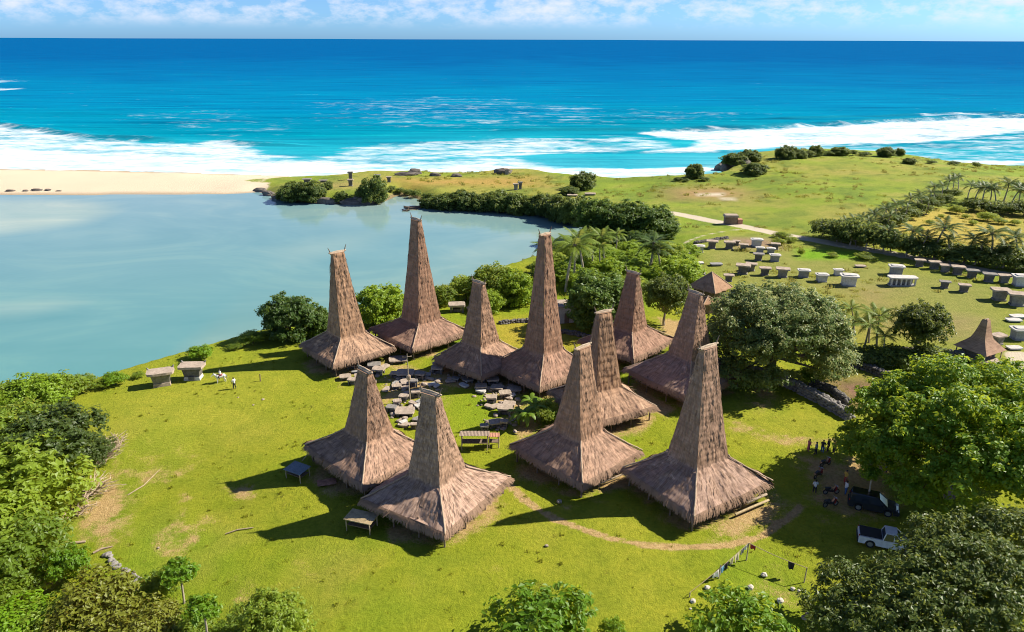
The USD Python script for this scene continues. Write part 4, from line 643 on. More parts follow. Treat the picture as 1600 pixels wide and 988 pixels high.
# --- trees and shrubs one by one: kind, foot pixel, radius, height, label
for a in [
 ('round_tree', 455, 528, 4.1, 6.9, 'dark broad leaved tree at the lagoon edge left of the pale topped house'), ('round_tree', 498, 524, 2.3, 4.6, 'small dark tree touching the left flank of the pale topped house'), ('lime_tree', 600, 503, 4.2, 6.2, 'bright green bushy tree in the gap between the two back left towers'),
 ('green_tree', 692, 476, 2.4, 3.6, 'low green bush right of the tall slender tower at the water'), ('green_tree', 728, 468, 3.0, 4.6, 'green bush on the bank behind the small short tower'), ('green_tree', 775, 470, 4.0, 6.8, 'leafy tree on the bank left of the tallest tower'), ('lime_tree', 806, 476, 3.6, 6.2, 'yellowish green tree touching the left edge of the tallest tower'), ('lime_tree', 765, 486, 2.4, 3.6, 'low yellow green bush below the bank trees near the stone wall'),
 ('round_tree', 935, 512, 5.3, 9.0, 'round dark tree standing right of the tallest tower'), ('olive_tree', 1038, 508, 4.0, 8.6, 'dark tree with bare leaning trunk behind the farthest tower house'), ('lime_tree', 966, 440, 4.4, 4.6, 'low lime green bush on the slope above the round dark tree'), ('lime_tree', 1058, 446, 4.6, 5.2, 'yellow green thicket beside the tomb field, left of the tiled hut'),
 ('lime_tree', 1000, 418, 4.0, 3.6, 'pale green thicket between the two pairs of palms'), ('green_tree', 1046, 412, 3.6, 4.4, 'green bush at the foot of the right hand palm pair'), ('green_tree', 988, 462, 3.6, 3.6, 'green scrub behind the farthest tower, right of the round dark tree'), ('lime_tree', 905, 452, 3.2, 3.2, 'scrub under the palms right of the tallest tower'),
 ('coast_tree', 912, 295, 4.2, 5.2, 'grey green round tree alone near the surf'), ('coast_tree', 890, 303, 3.0, 2.2, 'low scrub left of the lone round tree near the surf'), ('coast_tree', 1085, 278, 3.0, 4.8, 'lone dark tree on the meadow edge left of the sea rocks'), ('coast_tree', 1178, 272, 4.2, 3.8, 'dark bush on the meadow below the sea rocks'),
 ('coast_tree', 1148, 258, 4.6, 4.2, 'bush growing over the sea rocks, left one'), ('coast_tree', 1170, 252, 4.2, 4.0, 'bush growing over the sea rocks, right one'), ('coast_tree', 1228, 248, 3.8, 4.6, 'tallest dark bush on the headland skyline'), ('coast_tree', 1245, 247, 3.4, 3.2, 'middle bush of the headland skyline clump'), ('coast_tree', 1274, 244, 2.8, 4.0, 'pointed bush on the headland skyline'), ('coast_tree', 1312, 243, 3.6, 3.2, 'wide low bush on the headland skyline'),
 ('coast_tree', 1384, 245, 3.2, 3.6, 'dark wind bent bush right on the headland skyline'), ('coast_tree', 1405, 244, 1.8, 3.0, 'thin dark shrub next to the wind bent bush on the headland'), ('coast_tree', 1420, 256, 2.4, 2.0, 'low bush on the meadow edge below the headland skyline'),
 ('olive_tree', 1427, 560, 3.9, 8.6, 'slim loose tree right of the near palms by the tomb field'), ('dark_shrub', 1395, 572, 3.0, 2.8, 'dark bush at the foot of the slim loose tree'), ('dark_shrub', 1350, 566, 2.6, 2.2, 'dark bush under the near palms'), ('bright_shrub', 1268, 600, 1.7, 2.2, 'small bright shrub at the stone wall under the silvery fig'),
 ('shrub', 8, 648, 3.4, 4.2, 'dark bush at the left picture edge on the lagoon bank'), ('lime_tree', 62, 640, 3.8, 4.6, 'broad lime green bush on the lagoon bank at far left'), ('shrub', 97, 628, 3.2, 3.6, 'green bush right of the broad lime bush on the lagoon bank'), ('shrub', 128, 612, 2.2, 2.4, 'small bush at the right end of the left bank thicket'), ('bright_shrub', 180, 601, 1.7, 1.7, 'small bright shrub left of the two lagoon tombs'), ('shrub', 160, 606, 1.2, 1.0, 'tiny shrub beside the small bright shrub on the lawn edge'), ('shrub', 216, 590, 0.9, 0.8, 'tiny shrub on the lawn edge just left of the lagoon tombs'), ('bright_shrub', 316, 561, 1.9, 1.9, 'light green shrub behind the right lagoon tomb'), ('shrub', 396, 537, 2.0, 2.0, 'green shrub on the bank above the dark lawn shadow'), ('shrub', 413, 532, 1.5, 1.2, 'low shrub beside the bank shrub, nearer the dark tree'), ('shrub', 368, 546, 1.1, 0.9, 'tiny shrub on the lawn edge right of the riders'),
 ('green_tree', 22, 742, 5.6, 8.2, 'tree at the left edge, rearmost of the left grove'), ('olive_tree', 92, 758, 6.0, 8.6, 'large tree on the lawn side of the left grove'), ('green_tree', 40, 815, 6.2, 8.8, 'large front tree in the middle of the left grove'), ('green_tree', -60, 790, 7.0, 9.5, 'tree cut by the left picture edge in the grove'), ('green_tree', -30, 880, 6.0, 8.0, 'tree cut by the left edge below the grove'), ('green_tree', 30, 905, 4.4, 6.2, 'lower tree of the left grove above the gully'), ('olive_tree', 140, 735, 3.0, 4.0, 'thin half dry bush at the right rim of the left grove'),
 ('bright_shrub', 113, 906, 2.0, 3.4, 'round bright green bush between grove and fallen trunk'), ('yellow_shrub', 158, 985, 3.9, 4.2, 'large yellow green bush in the lower left corner'), ('yellow_shrub', 230, 1010, 3.0, 3.6, 'yellow bush at the bottom edge right of the large yellow one'), ('yellow_shrub', 262, 1004, 2.2, 2.6, 'smallest yellow bush at the bottom edge near the thin papaya'), ('bright_shrub', 18, 1000, 3.2, 2.6, 'green bush in the very bottom left corner'), ('shrub', 72, 985, 3.0, 2.4, 'green bush right of the bottom left corner'), ('shrub', 250, 938, 1.9, 2.6, 'dark green bush beside the taller papaya plant'), ('shrub', 12, 940, 2.6, 2.6, 'green bush on the far rim of the shaded gully'), ('shrub', 300, 1000, 2.4, 2.2, 'dark bush under the lower papaya'), ('green_tree', 432, 1024, 2.8, 5.4, 'small leafy tree at the bottom edge right of the papayas'), ('shrub', 372, 1000, 1.8, 1.8, 'low bush at the bottom edge between papaya and small tree'),
 ('bright_shrub', 850, 1020, 4.1, 5.2, 'large bright green bush at the bottom edge below the lawn'), ('bright_shrub', 958, 1000, 1.0, 1.9, 'small sprig right of the large bottom bush'), ('bright_shrub', 1157, 1020, 3.6, 4.6, 'bright green bush at the bottom edge below the white stones')]:
    tree(*a, cat='shrub' if 'shrub' in a[0] else 'tree')
# --- rows of trees
def row(kind, items, text, group, cat='tree'):
    for i, (px, py, R, h) in enumerate(sorted(items)): tree(kind, px, py, R, h, text.format(ORD[i]), cat, group)
row('coast_tree', [(447, 312, 3.0, 3.2), (462, 314, 5.0, 5.8), (486, 315, 4.6, 6.4), (513, 296, 1.7, 2.6), (534, 316, 2.2, 3.2), (571, 314, 3.0, 4.6), (586, 317, 4.4, 8.0)], 'coast tree on the sandy point across the lagoon, {} from the left', 'trees on the sandy point')
row('dark_shrub', [(612, 300, 1.6, 2.0), (625, 303, 1.7, 2.0), (637, 306, 1.8, 2.2), (650, 309, 2.0, 2.6)], 'low hedge shrub at the little lagoon beach, {} from the left', 'hedge at the lagoon beach', 'shrub')
row('coast_tree', [(674, 326, 3.9, 4.6), (700, 328, 4.5, 5.2), (728, 328, 4.5, 5.9), (752, 330, 4.1, 5.3), (778, 331, 4.7, 6.4), (805, 333, 4.7, 6.2), (832, 335, 4.3, 5.5), (850, 337, 4.1, 6.2), (876, 345, 4.7, 7.1), (899, 350, 5.0, 7.5)], 'dark waterside tree along the far lagoon bank, {} from the left', 'trees along the far lagoon bank')
row('round_tree', [(930, 360, 5.9, 8.1), (957, 366, 5.8, 8.0), (985, 370, 6.1, 8.4), (1012, 372, 5.9, 8.0), (1036, 372, 3.8, 5.2), (1002, 392, 4.1, 4.4), (952, 384, 3.2, 3.0)], 'tall dark tree at the lagoon head, {} from the left', 'dark trees at the lagoon head')
row('dark_shrub', [(1288, 372, 3.8, 4.6), (1312, 378, 3.8, 4.8), (1338, 386, 4.2, 6.2), (1366, 391, 4.0, 5.6), (1392, 395, 4.2, 5.0), (1418, 399, 3.8, 4.4), (1443, 404, 4.0, 4.0), (1472, 408, 4.2, 3.8), (1502, 412, 4.2, 3.8), (1530, 415, 4.0, 4.0), (1556, 418, 4.2, 4.2), (1582, 421, 4.4, 4.4), (1612, 424, 4.4, 4.4), (1330, 372, 3.4, 3.6), (1352, 378, 3.4, 3.8)], 'dark hedge bush along the pale road, {} from the left', 'hedge along the pale road', 'shrub')
row('dark_shrub', [(1522, 330, 3.6, 3.6), (1548, 334, 3.6, 3.4), (1574, 336, 3.8, 3.6), (1600, 338, 3.8, 4.0)], 'dark bush under the right hand palm group, {} from the left', 'bushes under the right palm group', 'shrub')
row('shrub', [(1423, 340, 1.0, 1.2), (1452, 352, 1.1, 1.4), (1470, 342, 0.9, 1.2), (1495, 334, 2.0, 2.2), (1542, 345, 2.4, 2.2), (1560, 350, 1.8, 1.6), (1437, 362, 1.0, 1.2), (1520, 352, 1.2, 1.2), (1586, 352, 1.3, 1.4), (1402, 352, 0.9, 1.2), (1478, 360, 0.9, 1.1), (1508, 342, 1.0, 1.2)], 'small shrub dotting the yellow field, {} from the left', 'shrubs in the yellow field', 'shrub')
row('dark_shrub', [(1060, 283, 1.6, 1.2), (1072, 284, 1.4, 1.0), (1100, 283, 2.0, 1.4), (1295, 243, 3.0, 1.8), (1350, 244, 2.6, 1.6), (1262, 246, 3.0, 2.6), (1456, 256, 2.0, 1.2), (1490, 258, 2.4, 1.4), (1524, 262, 1.6, 2.0), (1332, 243, 2.0, 2.2)], 'low scrub bush along the seaward meadow edge, {} from the left', 'scrub along the seaward meadow edge', 'shrub')
row('shrub', [(1222, 372, 2.0, 1.4), (1236, 379, 1.6, 1.3), (1251, 400, 0.8, 1.6), (1300, 402, 1.2, 1.0), (1350, 405, 2.0, 1.3), (1215, 383, 1.6, 1.6)], 'small bush around the vivid green plot, {} from the left', 'bushes around the green plot', 'shrub')
row('green_tree', [(845, 430, 2.6, 2.8), (862, 417, 2.8, 3.2), (880, 404, 2.6, 3.0), (897, 394, 2.8, 3.0), (912, 385, 2.4, 2.6), (926, 378, 2.6, 3.0)], 'low green bush on the bank right behind the tallest tower, {} from the left', 'bank bushes behind the tallest tower')
row('lime_tree', [(885, 436, 3.2, 3.2), (905, 424, 3.2, 3.0), (922, 414, 3.2, 3.2), (942, 406, 3.2, 3.0), (962, 416, 3.4, 3.2), (982, 432, 3.4, 3.4), (1012, 444, 3.4, 3.2), (1032, 402, 3.4, 3.2), (1066, 418, 3.2, 3.0), (918, 446, 3.2, 3.2), (986, 398, 3.2, 3.0), (1070, 402, 3.0, 2.8), (948, 432, 3.2, 3.2), (1040, 428, 3.2, 3.0)], 'yellow green bush covering the slope above the village, {} from the left', 'bushes on the slope above the village')
row('dark_shrub', [(1318, 562, 2.0, 2.2), (1336, 570, 2.2, 2.2), (1372, 572, 2.2, 2.0), (1412, 570, 2.4, 2.2), (1440, 566, 2.4, 2.4), (1460, 560, 2.0, 1.8)], 'dark undergrowth bush beside the near palms, {} from the left', 'undergrowth of the near palms', 'shrub')
# --- palms
row('dark_shrub', [(1316, 380, 2.8, 2.6), (1338, 374, 2.8, 2.8), (1360, 367, 2.8, 2.8), (1380, 360, 2.8, 2.8), (1400, 351, 2.8, 2.8), (1421, 342, 2.8, 2.8), (1440, 335, 2.8, 2.8), (1458, 326, 2.8, 2.8), (1474, 318, 2.8, 2.8), (1488, 310, 2.8, 2.8)], 'dark undergrowth bush below the slanting palm row, {} from the left', 'undergrowth of the slanting palm row', 'shrub')
def palms(items, text, group, dark=False):
    for i, (px, py, h) in enumerate(sorted(items)): palm(px, py, h, text.format(ORD[i]), group, dark)
palms([(866, 452, 10.0), (884, 456, 11.5), (900, 450, 9.5), (914, 440, 10.5)], 'coconut palm right behind the tallest tower, {} from the left', 'palms behind the tallest tower')
palms([(926, 424, 8.0), (938, 428, 7.2), (947, 424, 9.0), (960, 400, 6.6)], 'coconut palm at the lagoon end, {} from the left', 'palms at the lagoon end')
palms([(1012, 430, 10.0), (1030, 432, 8.0)], 'coconut palm with bare trunk above the farthest tower, {} from the left', 'palm pair above the farthest tower', True)
palms([(1308, 378, 5.4), (1320, 374, 5.6), (1332, 371, 6.0), (1342, 366, 5.6), (1353, 362, 6.2), (1364, 359, 5.6), (1375, 355, 6.4), (1386, 350, 5.8), (1397, 346, 6.2), (1408, 341, 5.6), (1418, 337, 6.4), (1429, 333, 5.8), (1440, 329, 6.4), (1450, 324, 6.0), (1460, 319, 6.6), (1470, 314, 6.2), (1479, 309, 6.8), (1488, 304, 6.6), (1497, 299, 6.2), (1350, 370, 5.4), (1382, 360, 5.6), (1414, 349, 5.4), (1446, 336, 5.6)], 'palm in the slanting row beside the yellow field, {} from the left', 'slanting palm row', True)
palms([(1512, 316, 6.6), (1522, 322, 7.4), (1535, 328, 8.0), (1545, 318, 7.4), (1556, 328, 8.0), (1566, 320, 8.6), (1579, 328, 8.0), (1590, 324, 7.6), (1602, 330, 8.2)], 'palm in the group right of the yellow field, {} from the left', 'palm group right of the yellow field', True)
palms([(1328, 384, 6.4), (1352, 389, 6.0), (1380, 394, 6.8), (1415, 401, 8.0), (1436, 404, 6.4), (1460, 406, 9.4), (1484, 410, 6.6), (1505, 412, 7.6), (1522, 414, 6.6), (1541, 414, 9.6), (1566, 419, 6.8), (1590, 418, 8.6)], 'palm rising from the roadside hedge, {} from the left', 'palms in the roadside hedge', True)
palms([(1302, 522, 5.6), (1322, 540, 5.4), (1346, 556, 6.2), (1370, 550, 6.6), (1380, 568, 5.0), (1334, 526, 5.6), (1358, 536, 5.8)], 'yellow green palm near the silvery fig tree, {} from the left', 'palms near the silvery fig')
# --- banana and papaya
def banana(px, py, h, label, seed):
    t = thing('banana_plant', label, 'banana plant', at(px, py), seed*1.1, 'banana plants by the middle house'); r = np.random.RandomState(seed)
    part(t, 'stem', tube([(0, 0, -0.2), (0.05, 0, h*0.35), (0.1, 0.05, h*0.6)], [0.16, 0.13, 0.08], 7), M['l_lime'], True)
    for i in range(9):
        a = 2.399*i; L = h*(0.55+0.15*r.rand()); s = np.linspace(0, 1, 7); e = i/9; rib = np.stack([L*(s-0.2*s*s), 0*s, h*0.55+L*((1.0-0.5*e)*s-(0.75+0.3*e)*s*s)], 1); w = 0.30*np.sin(PI*np.clip(0.06+0.9*s, 0, 1))**0.7
        V = np.concatenate([rib+np.stack([0*s, -w, -w*0.35], 1), rib, rib+np.stack([0*s, w, -w*0.35], 1)]); F = [(k*7+j, k*7+j+1, k*7+8+j, k*7+7+j) for k in range(2) for j in range(6)]
        R = trimesh.transformations.rotation_matrix(a, (0, 0, 1))[:3, :3]; part(t, 'leaf', (V @ R.T, np.array(F)), M['l_banana'], True)
for i, (x, y, h) in enumerate([(811, 664, 3.0), (823, 668, 3.4), (836, 660, 3.8), (848, 652, 3.2), (830, 646, 3.2)]): banana(x, y, h, f'banana plant between tombs and middle house, {ORD[i]} as counted from the lawn', 3+i)
tree('shrub', 852, 660, 1.8, 3.0, 'dark bush behind the banana plants', 'shrub')
def papaya(px, py, h, R, label, seed):
    t = thing('papaya_plant', label, 'papaya plant', at(px, py)); r = np.random.RandomState(seed); part(t, 'trunk', tube([(0, 0, -0.3), (0.1, 0, h*0.5), (0.05, 0.1, h*0.9)], [0.11, 0.09, 0.06], 7), M['bark_pale'], True)
    part(t, 'crown', crown(seed, [(0, 0, h*0.92, R, R, R*0.55), (R*0.5, 0, h*0.95, R*0.55, R*0.5, R*0.4), (-R*0.4, R*0.4, h, R*0.5, R*0.5, R*0.4), (-R*0.3, -R*0.5, h*0.9, R*0.5, R*0.5, R*0.4)], 24, 0.34, 0.4), M['l_bright'])
papaya(288, 944, 3.6, 1.5, 'taller papaya plant with pale stem at the lawn rim, lower left', 4); papaya(326, 1010, 4.2, 1.3, 'lower papaya plant with pale stem at the bottom edge', 9); papaya(1352, 792, 4.2, 0.9, 'small bright plant beside the dark van under the huge tree', 15)
# --- dry brush and fallen wood, lower left
def brush(px, py, R, n, label, seed):
    t = thing('dry_brush', label, 'brushwood', at(px, py)); r = np.random.RandomState(seed)
    for i in range(n):
        a = r.rand()*6.28; q = R*(0.5+0.6*r.rand()); e = np.array([math.cos(a)*q, math.sin(a)*q, 0.3+1.5*r.rand()]); b = np.array([r.randn()*0.3, r.randn()*0.3, 0]); m = (b+e)/2+np.array([0, 0, 0.4])
        tw = [tube([b, m, e], [0.075, 0.05, 0.02], 4)]
        for k in range(4): f = b+(e-b)*(0.4+0.5*r.rand()); tw.append(tube([f, f+r.randn(3)*0.45*np.array([1, 1, 0.6])+np.array([0, 0, 0.15])], [0.035, 0.015], 3))
        part(t, 'branch', cat_(tw), M['dry'])
for i, (x, y, R, n) in enumerate([(160, 722, 2.8, 26), (148, 770, 3.0, 26), (118, 805, 2.6, 20), (180, 700, 2.0, 16)]): brush(x, y, R, n, f'heap of grey dead branches beside the left grove, {ORD[i]} from the top' if i < 3 else 'small heap of dead twigs nearest the open lawn', 20+i)
def log(pix, rad, label, m='dry', lift=0.1):
    P = np.array([at(*q)+(0, 0, lift) for q in pix]); c = P[0].copy(); solo('fallen_trunk', tube(P-c, rad, 7), M[m], label, 'log', c, smooth=True)
log([(78, 812), (92, 838), (112, 852), (134, 849)], [0.2, 0.26, 0.2, 0.12], 'curved fallen grey trunk beside the left grove'); log([(146, 866), (160, 860), (176, 856)], [0.12, 0.1, 0.06], 'short dark log on the dirt below the fallen trunk'); log([(352, 836), (372, 829), (396, 826)], [0.05, 0.06, 0.05], 'thin bare branch lying on the open lawn')
log([(200, 775), (225, 760), (250, 735)], [0.05, 0.05, 0.03], 'long pale stick lying beside the brush heaps'); log([(92, 822), (118, 800), (140, 790)], [0.14, 0.1, 0.05], 'dark broken branch pointing from the grove to the lawn')
# ------------------------------------------------------------------ stone walls and rocks
def wall(pix, h, w, label, m='stone_dark', step=0.34, named='stone', seed=0):
    P = np.array([at(*q) for q in pix]); ls = LineString(P[:, :2]); r = np.random.RandomState(seed+int(P[0, 0]*10) % 97); c = P[0].copy(); t = thing('stone_wall', label, 'wall', c); ms = []
    pool = [trimesh.creation.icosphere(subdivisions=1).copy() for _ in range(8)]
    for i, b in enumerate(pool): b.vertices *= (1+0.5*(meshkit.fbm(b.vertices*1.5+i*5, 2, i)-0.5)[:, None])
    rows = max(1, int(h/0.34))
    for d in np.arange(0, ls.length, step):
        q = ls.interpolate(d); q2 = ls.interpolate(min(d+0.2, ls.length)); nx, ny = -(q2.y-q.y), q2.x-q.x; ln = math.hypot(nx, ny)+1e-9; nx, ny = nx/ln, ny/ln
        for k in range(rows):
            ww = w*(1-0.45*k/rows)
            for o in np.arange(-ww/2, ww/2+1e-6, 0.36):
                b = pool[r.randint(8)].copy(); v = b.vertices*np.array([0.24, 0.2, 0.18])*(0.8+0.6*r.rand()); a = r.rand()*6.28; x, y = q.x+nx*o+r.randn()*0.06, q.y+ny*o+r.randn()*0.06
                v = v @ np.array([[math.cos(a), math.sin(a), 0], [-math.sin(a), math.cos(a), 0], [0, 0, 1]])+np.array([x-c[0], y-c[1], gz(x, y)-c[2]+0.1+k*0.31+r.randn()*0.05]); b.vertices = v; ms.append(b)
    part(t, 'stones', cat_(ms), M[m], kind='stuff'); return t
wall([(1172, 584), (1205, 592), (1240, 606), (1285, 630), (1330, 656)], 1.7, 1.5, 'long grey stone wall running from the silvery fig down to the huge tree', 'stone', seed=1)
wall([(1268, 602), (1300, 612), (1326, 634)], 1.3, 1.0, 'dark stone wall behind the long wall, along the brown garden', seed=2); wall([(1332, 572), (1356, 578), (1385, 590), (1410, 604)], 1.3, 1.1, 'dark stone wall on the far side of the brown garden', seed=3)
wall([(1398, 556), (1440, 556), (1505, 562)], 1.4, 1.1, 'dark stone wall leading to the small tower hut', seed=4); wall([(782, 506), (812, 503), (838, 503)], 0.9, 0.9, 'low dark stone wall left behind the tallest tower', seed=5); wall([(880, 520), (905, 524), (935, 532)], 1.0, 0.9, 'dark stone wall right behind the tallest tower', seed=6)
wall([(1085, 381), (1110, 377), (1135, 373)], 0.7, 0.9, 'brown ruined wall among the dark tombs', 'stone_dark', seed=7)
t = thing('stone_wall', 'crumbled line of pale stones in the lower left lawn rim', 'wall', at(165, 870)); c0 = at(165, 870); r = np.random.RandomState(4)
for px, py in [(165, 868), (170, 874), (176, 878), (183, 882), (188, 887), (195, 890), (200, 894), (206, 899), (212, 902), (218, 907), (224, 911), (214, 914), (205, 906), (190, 893), (180, 886), (228, 918), (220, 921), (208, 922), (198, 900), (172, 866), (232, 912), (186, 878)]:
    q = at(px+r.randn()*4, py+r.randn()*3); part(t, 'stone', rock(r.randint(99), 0.18+0.26*r.rand()**2, 0.16+0.2*r.rand()**2, 0.12+0.14*r.rand(), 1, 0.5, q-c0+(0, 0, 0.08), r.rand()*3), M['stone'])
def rocks(items, base_name, text, m='rock', group=None):
    for i, (px, py, sx, sy, sz, rz) in enumerate(items): solo('rock', rock(40+i*3+int(px) % 50, sx, sy, sz, 3, 0.5), M[m], text[i], 'rock', at(px, py)+(0, 0, sz*0.15), rz, group, 20)
rocks([(1130, 267, 3.6, 2.4, 3.0, 0.2), (1141, 263, 3.8, 2.4, 3.2, 0.5), (1158, 256, 3.6, 2.2, 2.4, 0.1)], 'rock', ['dark sea rock, leftmost of the cliff under the bushes', 'dark sea rock, middle of the cliff under the bushes', 'dark sea rock, right end of the cliff, lowest'])
rocks([(635, 274, 4.2, 1.6, 1.1, 0.1), (648, 272, 2.6, 1.4, 1.7, 0.3), (680, 275, 2.0, 1.1, 1.0, 0), (714, 276, 2.0, 1.2, 1.0, 0), (786, 271, 3.4, 1.6, 1.6, 0), (408, 299, 2.6, 1.2, 1.0, -0.4), (420, 305, 2.6, 1.4, 1.2, -0.4), (436, 311, 2.6, 1.4, 1.2, -0.2), (512, 318, 3.4, 1.2, 1.6, 0), (552, 319, 4.0, 1.4, 1.8, 0), (567, 318, 3.6, 1.4, 2.0, 0)],
      'rock', ['long dark shore rock at the surf, left of the peaked one', 'peaked dark shore rock at the surf', 'dark shore rock between the peaked one and the grass tip', 'small flat shore rock at the surf', 'dark shore rock beside the far tombs near the surf', 'dark rock at the very tip of the sandy point', 'second dark rock from the tip of the sandy point', 'third dark rock from the tip of the sandy point', 'dark bank rock below the middle of the sandy point', 'dark bank rock left below the tallest point tree', 'dark bank rock right below the tallest point tree'])
rocks([(16, 299, 1.6, 0.9, 0.5, 0), (58, 298, 1.8, 0.9, 0.6, 0), (75, 298, 1.1, 0.7, 0.5, 0), (40, 299, 0.9, 0.6, 0.4, 0), (92, 299, 1.0, 0.5, 0.3, 0)], 'rock', ['brown driftwood lump on the beach, leftmost', 'largest brown lump on the beach sand', 'brown lump on the beach right of the largest', 'tiny brown lump on the beach between two others', 'brown lump on the beach, rightmost'])
WS = [(1193.5, 900, .62, 'white stone below the middle of the clothesline'), (1172.5, 919.5, .68, 'white stone in the centre of the stone ring'), (1105, 921, .6, 'white stone touching the left end of the clothesline'), (1082.5, 942, .58, 'white stone farthest left of the ring'), (1150, 943, .66, 'white stone just above the bottom bush'), (1219, 942, .68, 'white stone right of the bottom bush'), (1141, 931, .34, 'small flat white stone between two larger ones'), (1238.5, 922, .52, 'white stone left of a pair near the dark tree'), (1248, 925, .36, 'small white stone right of a pair near the dark tree'), (1079, 952, .24, 'tiny white pebble at the left of the stone ring'), (1198, 964, .5, 'white stone half hidden behind the bottom bush')]
for i, (px, py, s_, lb) in enumerate(WS): solo('white_stone', rock(60+i, s_*0.40, s_*0.36, s_*0.28, 3, 0.45), M['rock_white'], lb, 'stone', at(px, py)+(0, 0, s_*0.16), i*1.3, 'white stones by the clothesline', True)
for i, (px, py, s_, lb) in enumerate([(1258, 968, .5, 'pale rubble block left of the ring of ashes'), (1268, 972, .42, 'pale rubble block nearest the dark tree'), (1262, 962, .36, 'small pale rubble block behind two others'), (854, 855, .3, 'lone pale stone on the lawn left of the dirt curve'), (411, 625, .34, 'pale stone on the upper lawn below the rider, larger'), (396, 634, .26, 'pale stone on the upper lawn below the rider, smaller'), (248, 858, .2, 'tiny pale stone on the lower left lawn'), (372, 622, .22, 'pale pebble on the lawn below the standing man'), (874, 786, .5, 'grey stone in the shadow between the front houses')]): solo('pale_stone', rock(80+i, s_*0.6, s_*0.5, s_*0.32, 2, 0.4), M['stone_pale'], lb, 'stone', at(px, py)+(0, 0, s_*0.2), i, None, True)
r = np.random.RandomState(31); ms = []
for (x0, y0, x1, y1, n) in ((545, 572, 600, 590, 26), (600, 580, 690, 612, 60), (612, 615, 660, 670, 40), (740, 600, 812, 640, 50), (755, 650, 810, 676, 30), (700, 585, 760, 600, 16)):
    for k in range(n):
        q = at(x0+(x1-x0)*r.rand(), y0+(y1-y0)*r.rand()); a = 0.12+0.28*r.rand()**2; ms.append(rock(r.randint(99), a*1.3, a, a*0.6, 1, 0.4, q+(0, 0, a*0.3), r.rand()*3))
solo('rubble', cat_(ms), M['stone_pale'], 'small loose stones strewn between the tables of the village square', 'rubble', kind='stuff')
# ------------------------------------------------------------------ stone tombs
tp = {}
def tomb(kind, px, py, w, label, group, rz=0.0, d=None, h=None, lift=0.0):
    """kind: slab (plate on four stubs), block (flaring block under a plate), white (rendered block), flat (plate on the ground); w width of its plate in metres"""
    p = at(px, py); W0, D0, H0 = {'slab': (2.4, 1.5, 0.95), 'block': (2.6, 1.8, 1.9), 'white': (2.6, 1.9, 1.7), 'flat': (2.6, 1.5, 0.45)}[kind]; sc = (w/W0, (d or w*D0/W0)/D0, (h or w*H0/W0)/H0)
    r = np.random.RandomState(int(px*5+py)); v = (kind, r.randint(3))
    if v in tp: return dup(tp[v], p, rz, label, group, sc)
    t = tp[v] = thing('stone_tomb', label, 'tomb', p, rz, group, sc); sd = len(tp)*7
    if kind == 'slab':
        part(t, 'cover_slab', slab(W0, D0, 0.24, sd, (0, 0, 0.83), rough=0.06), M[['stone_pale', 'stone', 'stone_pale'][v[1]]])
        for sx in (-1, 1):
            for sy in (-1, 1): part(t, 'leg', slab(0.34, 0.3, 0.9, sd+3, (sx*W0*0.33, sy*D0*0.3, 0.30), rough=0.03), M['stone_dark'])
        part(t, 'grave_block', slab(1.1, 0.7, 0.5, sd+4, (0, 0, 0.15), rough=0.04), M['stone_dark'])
    elif kind == 'block':
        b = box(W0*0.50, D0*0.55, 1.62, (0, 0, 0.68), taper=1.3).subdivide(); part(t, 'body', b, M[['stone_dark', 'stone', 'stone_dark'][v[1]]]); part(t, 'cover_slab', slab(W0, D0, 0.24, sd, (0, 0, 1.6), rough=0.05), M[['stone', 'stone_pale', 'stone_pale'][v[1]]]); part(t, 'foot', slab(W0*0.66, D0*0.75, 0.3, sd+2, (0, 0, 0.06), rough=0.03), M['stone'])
    elif kind == 'white':
        part(t, 'body', box(W0*0.66, D0*0.66, 1.6, (0, 0, 0.6), taper=1.12).subdivide(), M[['cement', 'white', 'cement'][v[1]]]); part(t, 'cover_slab', slab(W0, D0, 0.2, sd, (0, 0, 1.5), rough=0.015), M['white']); part(t, 'upper_step', slab(W0*0.7, D0*0.6, 0.14, sd, (0, 0, 1.66), rough=0.01), M['white'])
        part(t, 'foot', slab(W0*0.78, D0*0.85, 0.2, sd+2, (0, 0, 0.03), rough=0.01), M['cement'])
    else:
        part(t, 'cover_slab', slab(W0, D0, 0.22, sd, (0, 0, 0.34), rough=0.04), M[['white', 'stone_pale', 'cement'][v[1]]]); part(t, 'body', slab(W0*0.8, D0*0.7, 0.4, sd+1, (0, 0, 0.08), rough=0.04), M['stone_dark'])
    return t
FG = 'tombs of the field behind the village'
